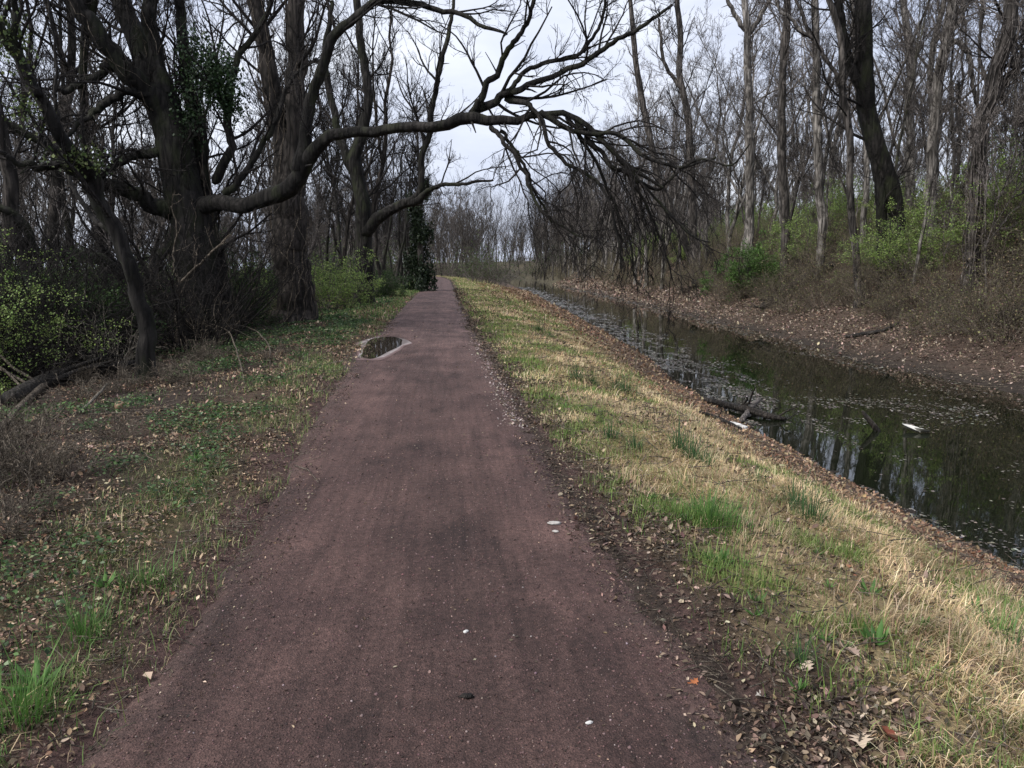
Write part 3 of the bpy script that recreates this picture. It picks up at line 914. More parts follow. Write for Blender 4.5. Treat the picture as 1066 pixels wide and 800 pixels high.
def build_left_trees():
    big = [
        ([(214, 348, 20, 46), (209, 310, 20, 40), (202, 260, 20, 38), (192, 205, 20, 37), (182, 150, 20, 34), (172, 108, 20, 30), (164, 84, 20, 24), (160, 62, 20, 6)], None, True),
        ([(180, 125, 20, 27), (150, 92, 19.6, 22), (128, 68, 19.3, 19), (100, 30, 19, 16), (71, -4, 18.8, 15), (35, -60, 18.5, 12), (0, -120, 18.3, 7)], .5, True),
        ([(172, 112, 20, 26), (158, 78, 20.1, 21), (147, 52, 20.2, 19), (136, 22, 20.4, 18), (124, -5, 20.5, 17), (104, -80, 21, 13), (90, -170, 21.5, 7)], .6, True),
        ([(176, 112, 20, 20), (163, 70, 20, 15), (158, 35, 20, 13), (155, -4, 20, 12), (158, -80, 20, 10), (166, -160, 20, 5)], .6, True),
        ([(236, 348, 20.5, 21), (228, 285, 20.4, 17), (214, 205, 20.4, 15), (205, 130, 20.4, 14), (193, 60, 20.4, 11), (187, 0, 20.4, 9), (184, -80, 20.5, 5)], .4, True),
        # the long low limb that arches over the path and droops over the canal
        ([(195, 216, 20, 19), (228, 211, 19.6, 16), (255, 215, 19.2, 15.5), (283, 203, 18.9, 16), (308, 191, 18.6, 17), (319, 166, 18.4, 15), (338, 145, 18.2, 12.5), (367, 136, 18, 10.5), (408, 131, 17.8, 10), (449, 132, 17.6, 10), (482, 125, 17.4, 12), (505, 130, 17.3, 10), (536, 126, 17.1, 8), (560, 118, 16.9, 6.5), (590, 119, 16.7, 5.5), (612, 132, 16.5, 5), (632, 152, 16.4, 4.4), (660, 176, 16.2, 3.4), (690, 195, 16, 2.6)], -.5, False),
        # from the elbow, a second limb rising and arching to the right
        ([(312, 185, 18.6, 16), (318, 140, 18.5, 12), (322, 102, 18.4, 11), (337, 70, 18.3, 10), (351, 38, 18.2, 9), (372, 16, 18.1, 8), (401, 3, 18, 7), (435, 2, 17.8, 5.5), (469, 14, 17.6, 4.5), (509, 30, 17.4, 3.5), (528, 37, 17.2, 2)], .1, True),
        # forks of the knot in the long limb
        ([(490, 124, 17.4, 8), (499, 105, 17.3, 6.5), (516, 78, 17.2, 6), (536, 44, 17, 5), (550, 20, 16.9, 4.2), (558, -5, 16.8, 4), (575, -60, 16.5, 3)], .4, True),
        ([(492, 122, 17.4, 9), (510, 108, 17.3, 8), (536, 95, 17.1, 6.5), (570, 81, 16.9, 5.5), (604, 68, 16.6, 5), (638, 44, 16.3, 4.5), (665, 30, 16, 4), (700, 5, 15.7, 2.5)], .15, True),
        ([(520, 102, 17.2, 6), (535, 88, 17.1, 5), (552, 71, 17, 4.5), (594, 60, 16.9, 4), (618, 40, 16.8, 3.5), (628, 10, 16.7, 3), (630, -40, 16.6, 2)], .3, True),
        # drooping sprays
        ([(528, 104, 17.2, 6), (545, 106, 17, 5.5), (560, 118, 16.8, 5), (572, 150, 16.6, 4.2), (604, 180, 16.4, 3.6), (628, 196, 16.2, 3), (640, 230, 16, 2.4), (648, 280, 15.9, 1.8)], -1.2, True),
        ([(510, 132, 17.2, 5), (526, 150, 17, 4.5), (545, 180, 16.8, 3.8), (560, 215, 16.6, 3.2), (588, 238, 16.4, 2.4), (606, 248, 16.2, 1.8)], -.8, True),
        ([(520, 136, 17.2, 4), (538, 160, 17.3, 3.4), (556, 198, 17.3, 3), (575, 232, 17.4, 2)], -.8, True),
        ([(560, 117, 16.9, 6), (600, 138, 16.6, 5), (640, 140, 16.2, 4.5), (672, 162, 15.9, 4), (705, 175, 15.6, 3.4), (730, 166, 15.4, 2.6), (762, 172, 15.1, 2), (780, 150, 15, 1.4)], -.6, True),
        ([(600, 124, 16.7, 5), (630, 165, 16.5, 4.5), (662, 186, 16.4, 4), (688, 196, 16.2, 3.2), (712, 176, 16, 2.6), (745, 164, 15.8, 2)], -.9, True),
        ([(610, 132, 16.6, 4), (640, 160, 16.9, 3.4), (665, 200, 17.1, 3), (688, 250, 17.3, 2.4), (700, 292, 17.4, 1.6)], -1.2, True),
        ([(590, 120, 16.7, 4), (615, 160, 17, 3.4), (636, 205, 17.2, 3), (655, 250, 17.3, 2.2), (660, 288, 17.4, 1.5)], -1.3, True),
        ([(625, 145, 16.5, 3.6), (655, 176, 16.2, 3), (690, 215, 16, 2.6), (720, 245, 15.8, 2), (738, 252, 15.6, 1.4)], -1.0, True),
        # limbs to the left
        ([(190, 222, 20, 19), (160, 216, 19.6, 17), (145, 203, 19.4, 15), (111, 192, 19, 14), (84, 176, 18.6, 12), (50, 150, 18, 9), (10, 130, 17.5, 7), (-40, 100, 17, 4)], .2, True),
        ([(178, 158, 19.8, 10), (150, 160, 19.5, 9), (128, 166, 19.2, 8), (108, 182, 18.9, 6), (88, 200, 18.6, 4)], -.3, True),
        ([(150, 92, 19.6, 10), (118, 70, 19.3, 9), (100, 80, 19.2, 8), (78, 92, 19, 6), (55, 95, 18.8, 4)], .1, True),
        ([(160, 100, 19.6, 9), (125, 98, 19.2, 8), (102, 112, 19, 7), (84, 128, 18.7, 5), (60, 150, 18.5, 3)], -.2, True),
        ([(208, 338, 19.6, 20), (175, 312, 19, 15), (150, 292, 18.5, 12), (128, 284, 18, 12), (98, 267, 17.5, 12), (67, 264, 17, 11), (40, 262, 16.6, 11), (30, 237, 16.4, 9), (10, 222, 16.2, 8), (-25, 212, 16, 6)], .6, True),
        ([(192, 250, 20, 14), (170, 262, 19.6, 9), (160, 290, 19.4, 8), (166, 312, 19.2, 7), (162, 338, 19, 6)], -.5, True),
        ([(222, 190, 20, 9), (240, 150, 20.2, 8), (236, 110, 20.3, 8), (250, 60, 20.4, 6), (275, 15, 20.5, 5), (290, -40, 20.6, 3)], .4, True),
        ([(235, 205, 19.7, 7), (262, 170, 19.9, 6), (285, 130, 20, 5), (296, 95, 20.1, 4), (330, 60, 20.2, 2.4)], .4, True),
    ]
    t, ln, tips, rng = traced_tree('gnarled_tree', 'huge black gnarled tree whose long low limb arches right over the path', 'tree', big, 'bark_black', 'twig_dark', 101,
                                   dens=1.9, len1=2.3, n2=6, n3=5, n4=3, rmin=.0045, ang=.8, l2=.5, l3=.5, tr0=(.12, 1.0))
    vines(t, ln[:5], rng, 26, 'twig_tan')
    ivy_clump(t, [(at(224, 82, 19.8), (.75, .6, .7), 2600), (at(205, 60, 20), (.5, .5, .9), 900), (at(240, 110, 20), (.5, .5, .5), 700), (at(196, 120, 19.8), (.5, .4, .8), 700)], rng)

    pair = [
        ([(308, 335, 24, 38), (305, 290, 24, 35), (303, 240, 24, 34), (302, 205, 24, 32), (301, 175, 24, 26), (301, 130, 24, 6)], None, False),
        ([(299, 195, 24, 24), (293, 140, 24, 18), (284, 90, 24, 17), (276, 50, 24, 15), (266, 5, 24, 14), (255, -60, 24.2, 11), (243, -150, 24.5, 6)], .5, True),
        ([(304, 195, 24, 25), (308, 130, 24, 20), (309, 70, 24, 18), (308, 20, 24, 16), (305, -30, 24, 14), (298, -130, 24, 7)], .5, True),
    ]
    t, ln, tips, rng = traced_tree('forked_tree', 'thick grey-brown vine-wrapped tree forking into two trunks behind the elbow of the arching limb', 'tree', pair, 'bark_brown', 'twig_dark', 102,
                                   dens=1.3, len1=3.2, n2=6, n3=5, n4=3, rmin=.005)
    vines(t, ln[:1] + ln[:1] + ln[1:], rng, 30, 'twig_tan', drop=1.6)

    slim = [
        ([(154, 388, 12, 17), (149, 335, 12, 16), (138, 295, 11.9, 15), (125, 251, 11.8, 15), (108, 220, 11.7, 15), (98, 185, 11.6, 14), (74, 160, 11.4, 13), (54, 132, 11.2, 12), (34, 84, 11, 11), (13, 44, 10.8, 10), (0, 20, 10.7, 9), (-30, -50, 10.4, 6)], .4, True),
        ([(40, 100, 11, 8), (20, 60, 10.9, 7), (14, 10, 10.8, 6), (20, -50, 10.8, 4)], .4, True),
        ([(98, 188, 11.6, 9), (60, 175, 11.4, 8), (20, 170, 11, 6), (-20, 150, 10.7, 4)], .1, True),
        ([(120, 245, 11.8, 6), (95, 225, 12, 5), (70, 180, 12.2, 4.5), (60, 120, 12.4, 4), (58, 60, 12.5, 3), (50, 0, 12.6, 2)], .5, True),
    ]
    t, ln, tips, rng = traced_tree('leaning_tree', 'slim dark mossy tree leaning left, nearest the path edge on the left', 'tree', slim, 'bark_black', 'twig_dark', 103,
                                   dens=1.9, len1=1.6, n2=6, n3=4, n4=3, rmin=.0035, tr0=(.45, 1))
    ivy_clump(t, [(at(12, 40, 10.8), (.3, .3, .5), 260), (at(28, 110, 11), (.3, .3, .4), 200), (at(85, 165, 11.4), (.5, .3, .25), 420)], rng, 'ivy', [(.06, .09, .025), (.035, .055, .018), (.12, .15, .05)], size=(.035, .07))

    arch = [
        ([(378, 292, 34, 18), (378, 262, 34, 17), (378, 236, 34, 17), (373, 189, 34, 14), (369, 165, 34, 13), (378, 135, 34, 11), (382, 100, 34, 10), (376, 50, 34, 8), (372, 0, 34, 7), (370, -60, 34, 4)], .5, True),
        ([(378, 244, 34, 13), (390, 229, 33.7, 12), (411, 216, 33.4, 10), (435, 208, 33, 8), (446, 199, 32.8, 5), (462, 193, 32.6, 4), (493, 191, 32.2, 3), (513, 188, 32, 2)], .2, True),
        ([(420, 213, 33.2, 7), (435, 203, 33, 6.5), (441, 165, 33, 6), (449, 118, 33, 5.5), (459, 68, 33, 5), (466, 34, 33, 4), (474, -10, 33, 3)], .5, True),
        ([(372, 185, 34, 10), (356, 150, 34.2, 8), (345, 110, 34.4, 7), (340, 60, 34.5, 6), (345, 0, 34.6, 4)], .5, True),
    ]
    traced_tree('crooked_tree', 'dark crooked tree left of the path with a low branch bending right towards open sky', 'tree', arch, 'bark_black', 'twig_dark', 104,
                dens=1.0, len1=3.2, n2=6, n3=5, n4=3, rmin=.006)

    pale = [
        ([(184, 350, 16.5, 3.6), (185, 320, 16.5, 3.3), (187, 296, 16.5, 3), (203, 281, 16.4, 2.6), (222, 262, 16.3, 2.2), (240, 245, 16.2, 1.6)], .4, True),
        ([(187, 296, 16.5, 2.2), (180, 270, 16.6, 1.8), (184, 240, 16.6, 1.5), (178, 215, 16.6, 1)], .4, True),
    ]
    traced_tree('bare_sapling', 'pale bare sapling forking in front of the huge black trunk', 'sapling', pale, 'twig_tan', 'twig_tan', 105, dens=1.6, len1=.7, n2=3, n3=2, n4=0, rmin=.004, flare=1.1)

    # the dark ivy-clad column beside the far stretch of the path
    b = at(437, 290, 56); b[2] = gz(b[0], b[1])
    t = thing('ivy_clad_tree', 'dark column of a tree clad in evergreen ivy beside the far end of the path', 'tree', b)
    rng = np.random.default_rng(106); tb = Tubes()
    P = np.stack([np.zeros(14), np.zeros(14), np.linspace(-.2, 13, 14)], -1) + np.cumsum(rng.normal(0, .07, (14, 3)), 0) * np.array([1, 1, 0])
    R = np.linspace(.26, .05, 14); tb.add(P, R, 10); tb.build('trunk', 'bark_dark_grey', t)
    cb = Tubes(); crown([(P, R, .6)], rng, cb, dens=1.6, len1=3, n2=6, n3=5, n4=0, rmin=.011, tr0=(.45, 1)); cb.build('branches', 'twig_dark', t)
    ivy_clump(t, [(P[k] + b + np.array([rng.normal(0, .3), rng.normal(0, .3), .3]), (rr, rr, .9), int(2600 * rr)) for k, rr in enumerate((1.1, .9, 1.0, .6, .8, .45, .55, .3))], rng, 'ivy', [(.018, .03, .014), (.028, .045, .018), (.012, .02, .01)], size=(.10, .19))


def right_tree(name, label, base_dist, stems, seed, tm='bark_grey', wm='twig_grey', v=0, e=4.0, **kw):
    d = ray(stems[0][0][0][0], 300); ys = np.linspace(12, 90, 3000)      # first distance at which this line of sight is well up the bank
    ok = (d[0] / d[1] * ys) > wf(ys) + e
    base_dist = max(base_dist, float(ys[int(np.argmax(ok))]) / d[1]) if ok.any() else base_dist
    st = []
    for k, (rows, tp) in enumerate(stems):
        st.append(([(a, b, base_dist + (c[0] if c else 0), w) for a, b, w, *c in rows], tp, True))
    st = [([(x[0], x[1], x[2], x[3] * .84) for x in rows], tp, br) for rows, tp, br in st]
    p = dict(wob=.03, dens=1.0, len1=3.0, n2=6, n3=5, n4=3, rmin=.0055, ang=.72, tr0=(.3, 1))
    p.update(kw)
    t, ln, tips, rng = traced_tree(name, label, 'tree', st, tm, wm, seed, **p)
    if v: vines(t, ln, rng, v, 'twig_grey', drop=2)
    return t


def build_right_trees():
    right_tree('dark_tree', 'biggest near-black tree on the far bank, leaning on two root legs above green shrubs', 30, [
        ([(936, 228, 17), (922, 180, 22), (908, 140, 21), (901, 95, 20), (898, 55, 19), (898, 20, 18), (901, -10, 17), (905, -90, 13), (915, -190, 7)], .5),
        ([(922, 330, 14), (919, 270, 13), (917, 215, 12), (913, 175, 12), (906, 140, 9), (902, 110, 4)], .5),
        ([(900, 100, 13), (885, 70, 11), (876, 30, 9), (872, -10, 8), (866, -80, 5)], .5)], 201, 'bark_black', 'twig_dark')
    right_tree('slender_tree', 'slender dark tree rooted in the leafy shelf nearest the far water edge', 25, [
        ([(897, 312, 12), (892, 290, 9), (889, 250, 8.5), (886, 205, 8), (884, 143, 8), (877, 95, 8), (876, 50, 7.5), (866, 12, 7), (860, -30, 6), (850, -120, 3)], .5),
        ([(877, 92, 5), (858, 60, 4.5), (840, 28, 4), (826, -10, 3)], .5)], 202, 'bark_dark_grey', 'twig_dark', flare=1.6, e=3.0)
    right_tree('forked_tree', 'straight grey tree behind green shrubs with a crooked side limb dropping right', 29, [
        ([(968, 240, 14), (969, 200, 13), (970, 170, 13), (974, 131, 12), (977, 83, 12), (984, 43, 11), (990, 10, 11), (994, -60, 9), (1000, -150, 5)], .5),
        ([(984, 46, 7), (996, 44, 6), (1007, 54, 6), (1011, 75, 5), (1017, 107, 4), (1028, 130, 2)], -.3),
        ([(986, 36, 6), (998, 15, 5), (1010, -15, 4), (1024, -70, 3)], .5)], 203, 'bark_grey', 'twig_grey')
    right_tree('vine_covered_tree', 'rough tree wrapped in vines at the right edge of the photo, leaning right', 24, [
        ([(1012, 275, 17), (1014, 240, 16), (1017, 200, 15), (1019, 150, 14), (1029, 102, 15), (1038, 71, 15), (1050, 36, 15), (1057, -5, 14), (1070, -90, 10), (1085, -180, 6)], .5),
        ([(1028, 106, 10), (1040, 96, 8), (1055, 75, 7), (1070, 50, 5)], .4)], 204, 'bark_dark_grey', 'twig_dark', v=40)
    right_tree('tall_tree', 'grey tree left of the slender dark one, with a limb curving up to the left', 36, [
        ([(856, 232, 10), (852, 190, 10), (851, 143, 10), (851, 100, 9), (850, 59, 9), (848, 10, 8), (846, -60, 6), (840, -140, 4)], .5),
        ([(850, 40, 6), (836, 34, 5), (824, 22, 4), (810, 8, 3.4), (800, -20, 2)], .4)], 205)
    right_tree('tall_tree', 'tall pale trunk forking high beside a gap of bright sky on the far bank', 38, [
        ([(780, 240, 11), (780, 200, 10), (780, 160, 10), (780, 113, 9), (778, 56, 8.5), (778, 28, 8), (772, -20, 6), (765, -90, 4)], .5),
        ([(779, 34, 6), (765, 15, 5), (755, -10, 4), (740, -60, 3)], .5), ([(779, 36, 6), (792, 16, 5), (804, -10, 4), (815, -70, 3)], .5)], 206)
    right_tree('tall_tree', 'straight dark trunk just right of the bright sky gap on the far bank', 37, [
        ([(818, 236, 10), (816, 200, 10), (814, 160, 10), (814, 113, 9), (816, 60, 8.5), (818, 10, 8), (820, -80, 5)], .5)], 207, 'bark_dark_grey', 'twig_grey')
    right_tree('tall_tree', 'thin dark tree with a black crossing branch, above the tips of the drooping limb', 34, [
        ([(727, 280, 11), (721, 240, 10), (720, 200, 10), (718, 150, 9), (715, 113, 8), (708, 79, 7.5), (708, 34, 6.5), (704, -10, 5.5), (700, -80, 3)], .5),
        ([(714, 100, 5), (700, 80, 4.4), (690, 60, 4), (686, 20, 3)], .5)], 208, 'bark_dark_grey', 'twig_dark')
    right_tree('leaning_tree', 'trunk leaning hard to the left behind the drooping limb over the canal', 36, [
        ([(724, 284, 9), (712, 250, 9), (698, 218, 8.5), (684, 180, 8), (676, 140, 8), (666, 90, 7), (660, 40, 6), (655, -20, 4)], .6)], 209, 'bark_dark_grey', 'twig_grey')
    right_tree('tall_tree', 'plain grey trunk in the wood between the near-black tree and the forked grey one', 40, [
        ([(948, 226, 11), (948, 190, 10.5), (948, 150, 10), (947, 110, 10), (949, 70, 9), (944, 30, 8), (940, -20, 7), (936, -110, 4)], .5)], 210)


# ------------------------------------------------------------------ the woods: a few grown trees, copied one by one
def wild_tree(seed, h, r, lean, forks, tm, wm, dens=.95, len1=3.7, n4=3, detail=1.0, label='', group='', name='bare_tree'):
    rng = np.random.default_rng(seed)
    N = 18; st = []
    d = np.array([rng.normal(0, lean), rng.normal(0, lean), 1.0]); p = np.array([0, 0, -.3]); P = [p]
    for _ in range(N - 1):
        d = d + rng.normal(0, .055, 3); d[2] = max(d[2], .6); d[:2] *= .97; p = p + d / np.linalg.norm(d) * h / (N - 1); P.append(p)
    P = np.array(P); P[1:-1] += rng.normal(0, .05, (len(P) - 2, 3)) * np.array([1, 1, 0]); R = r * (1 - .86 * np.linspace(0, 1, N) ** .9); R[0] *= 1.45; R[1] *= 1.08
    st.append((P, R, None))
    for _ in range(forks):
        k = rng.integers(4, 10)
        a = rng.uniform(0, 6.3); d = np.array([math.cos(a) * .5, math.sin(a) * .5, 1.0]); q = [P[k]]
        L = (h - P[k][2]) * rng.uniform(.65, .95)
        for _k in range(13): d = d + rng.normal(0, .07, 3); d[:2] *= .95; q.append(q[-1] + d / np.linalg.norm(d) * L / 13)
        st.append((np.array(q), R[k] * .72 * (1 - .85 * np.linspace(0, 1, 14)), None))
    t = thing(name, label, 'tree', (0, 0, 0), 0, group)
    tb = Tubes()
    for P_, R_, _ in st: tb.add(P_, R_, 9)
    tb.build('trunk', tm, t)
    cb = Tubes(); crown(st, rng, cb, dens=dens, len1=len1, ang=.72, n2=6, n3=5, n4=n4, rmin=.0075 * detail, trop=.7, sides=5, tr0=(.28, 1))
    cb.build('branches', wm, t)
    return t


def spread_points(rng, n, gen, dmin, taken):
    out = []
    tries = 0
    while len(out) < n and tries < n * 60:
        tries += 1
        p = gen()
        if p is None: continue
        if all((p[0] - q[0]) ** 2 + (p[1] - q[1]) ** 2 > (dmin * (1 + .012 * p[1])) ** 2 for q in taken):
            taken.append(p); out.append(p)
    return out


GR = 'bare trees of the wood on the far bank'
GL = 'bare trees of the wood left of the path'
GF = 'distant bare trees where path and canal run out of sight'
LR = 'bare grey trunk among many alike in the wood across the canal'
LL = 'bare dark trunk among many alike in the wood behind the left-hand big trees'
LF = 'far bare tree, one of many closing the view at the end of the path'
TREES = []


def build_woods():
    rng = np.random.default_rng(300)
    pr_ = [wild_tree(301, 17, .14, .05, 1, 'bark_grey', 'twig_grey', label=LR, group=GR), wild_tree(302, 15, .115, .10, 1, 'bark_grey_mossy', 'twig_grey', label=LR, group=GR),
           wild_tree(303, 19, .18, .04, 2, 'bark_grey', 'twig_grey', label=LR, group=GR), wild_tree(304, 13, .10, .12, 0, 'bark_dark_grey', 'twig_grey', label=LR, group=GR),
           wild_tree(305, 16, .125, .07, 1, 'bark_dark_grey', 'twig_dark', label=LR, group=GR), wild_tree(306, 11, .075, .16, 0, 'bark_grey', 'twig_grey', dens=1.1, len1=2.2, label=LR, group=GR)]
    taken = [(p.location.x, p.location.y) for p in COL.objects if p.parent is None and p.get('category') == 'tree' and p not in pr_]
    used = {}

    def plant(protos, x, y, sc, label, group, weights=None):
        k = int(rng.choice(len(protos), p=weights))
        p = protos[k]; loc = (x, y, gz(x, y)); rz = rng.uniform(0, 6.28)
        if p.name not in used:
            used[p.name] = 1
            p.location = loc; p.rotation_euler = (0, 0, rz); p.scale = (sc,) * 3; p['label'] = label; p['group'] = group
            return p
        return dup(p, loc, rz, sc, label, group)

    def gr():
        y = 14 * (190 / 14) ** rng.random(); e = 3.9 + 32 * rng.random() ** 2.0
        if y > 45 and rng.random() < .5: e = 3.2 + 4 * rng.random()
        x = float(wf(np.array([y]))[0]) + e
        return (x, y) if x < .86 * y + 4 else None
    for x, y in spread_points(rng, 156, gr, 1.15, taken): plant(pr_, x, y, rng.uniform(.8, 1.15), LR, GR)

    def gl():
        y = 17 * (170 / 17) ** rng.random(); l = (2.2 + 5 * rng.random()) if (y > 40 and rng.random() < .5) else 2.6 + 32 * rng.random() ** 1.5
        x = float(pl(y)) - l
        return (x, y) if x > -.62 * y - 4 and (l > 5.5 or y > 38) else None
    pl_ = [wild_tree(311, 15, .14, .08, 1, 'bark_black', 'twig_dark', label=LL, group=GL), wild_tree(312, 17, .18, .05, 1, 'bark_brown', 'twig_dark', label=LL, group=GL), wild_tree(313, 11, .08, .14, 0, 'bark_brown', 'twig_dark', dens=1.1, len1=2.4, label=LL, group=GL)]
    for x, y in spread_points(rng, 92, gl, 1.2, taken): plant(pl_, x, y, rng.uniform(.8, 1.15), LL, GL)

    pf_ = [wild_tree(321, 15, .17, .07, 1, 'bark_grey', 'twig_grey', n4=2, detail=2.6, label=LF, group=GF), wild_tree(322, 12, .13, .1, 1, 'bark_grey', 'twig_grey', n4=2, detail=2.6, label=LF, group=GF)]

    def gf():
        y = 115 * (300 / 115) ** rng.random(); x = rng.uniform(-.13, .30) * y
        if -.9 < (x - float(pl(y))) / 2 < 2.2 and y < 330: return None
        if float(wn(np.array([y]))[0]) - 1.5 < x < float(wf(np.array([y]))[0]) + 1.5: return None
        return (x, y)
    for x, y in spread_points(rng, 18, gf, 1.1, taken): plant(pf_, x, y, rng.uniform(.75, 1.2), LF, GF)
    # the trees that close the view: along the towpath, along the far water edge and beyond the bend
    for x, y in spread_points(rng, 12, lambda: (lambda y: (float(pl(y)) - rng.uniform(2.0, 3.6), y))(rng.uniform(62, 140)), .8, taken): plant(pl_, x, y, rng.uniform(.9, 1.2), LL, GL)
    for x, y in spread_points(rng, 20, lambda: (lambda y: (float(wf(np.array([y]))[0]) + rng.uniform(2.4, 5), y))(rng.uniform(60, 175)), .8, taken): plant(pr_, x, y, rng.uniform(.9, 1.2), LR, GR)
    for x, y in spread_points(rng, 14, lambda: (lambda y: (rng.uniform(-6, 9), y))(rng.uniform(182, 240)), .5, taken): plant(pf_, x, y, rng.uniform(1.2, 1.6), LF, GF)
    gS = 'thin bare saplings under the woods'; lS = 'thin bare sapling among many filling the understory of the woods'
    ps_ = [wild_tree(331, 6.5, .035, .14, 1, 'twig_grey', 'twig_grey', dens=2.4, len1=1.5, n4=2, label=lS, group=gS, name='sapling'), wild_tree(332, 5, .028, .2, 2, 'twig_grey', 'twig_grey', dens=2.6, len1=1.3, n4=2, label=lS, group=gS, name='sapling'), wild_tree(333, 8, .05, .1, 1, 'bark_grey', 'twig_grey', dens=2.2, len1=1.8, n4=2, label=lS, group=gS, name='sapling')]

    def gs():
        if rng.random() < .72:
            y = 15 * (150 / 15) ** rng.random(); x = float(wf(np.array([y]))[0]) + 3.8 + 26 * rng.random() ** 1.6
            return (x, y) if x < .86 * y + 4 else None
        y = 18 * (130 / 18) ** rng.random(); x = float(pl(y)) - 4.5 - 24 * rng.random() ** 1.5
        return (x, y) if x > -.62 * y - 3 else None
    for x, y in spread_points(rng, 220, gs, .9, list(taken)): plant(ps_, x, y, rng.uniform(.7, 1.25), lS, gS)
    return taken


def shrub(seed, h, n, spread, stem_mat, leaf=None, leafn=0, size=(.03, .06), name='bramble_thicket', label='', cat='bush', group='', n3=3, dens=2.6):
    rng = np.random.default_rng(seed)
    t = thing(name, label, cat, (0, 0, 0), 0, group)
    M = n; N = 9
    a = rng.uniform(0, 6.3, M); d = np.stack([np.cos(a) * spread, np.sin(a) * spread, np.ones(M)], -1) * np.array([1, 1, 1]); d[:, :2] *= rng.uniform(.1, 1, (M, 1))
    d = unit(d); p = np.stack([np.cos(a), np.sin(a), np.zeros(M)], -1) * rng.uniform(0, .35 * spread * h, (M, 1)); p[:, 2] = -.08
    L = h * rng.uniform(.55, 1.25, M); Q = [p]
    for _ in range(N - 1):
        d = d + rng.normal(0, .16, d.shape); d[:, 2] -= .10 * spread; d = unit(d); p = p + d * (L / (N - 1))[:, None]; Q.append(p)
    P = np.stack(Q, 1); P[:, :, 2] = np.maximum(P[:, :, 2], -.08)
    R = (h * .006 * rng.uniform(.6, 1.3, M))[:, None] * np.linspace(1, .35, N)[None]
    T = Tubes(); T.add(P, R, 5)
    A, RA, TA, LA = sprout(P, R, int(dens * 2.2), L * .45, .75, 6, .2, .1, rng, (.2, 1), .65, .0045)
    T.add(A, RA, 3)
    B, RB, TB, LB = sprout(A, RA, n3, LA * .5, .75, 4, .2, 0, rng, (.2, 1), .7, .0038)
    T.add(B, RB, 3)
    T.build('stems', stem_mat, t)
    if leaf:
        pos, sz = leaves_on([A, B], leafn, rng, size, .05)
        scatter('foliage', [(DIA_T * np.array([1.3, 1, 1]), DIA_F, pos, frames(rng, len(pos), .7), sz, palette(rng, len(pos), leaf[0], leaf[1], .2))], 'leaf', t)
    return t


SPRING = ([(.19, .275, .075), (.25, .335, .10), (.13, .19, .05), (.31, .37, .15)], [3, 2, 2, 1])
DEEP = ([(.07, .14, .03), (.11, .20, .05), (.05, .09, .025)], [3, 2, 2])
OLIVE = ([(.18, .20, .08), (.23, .24, .10), (.14, .14, .06), (.24, .18, .11)], [2, 1, 2, 2])
HEDGE = ([(.025, .05, .016), (.04, .075, .022), (.06, .10, .03)], [3, 3, 1])


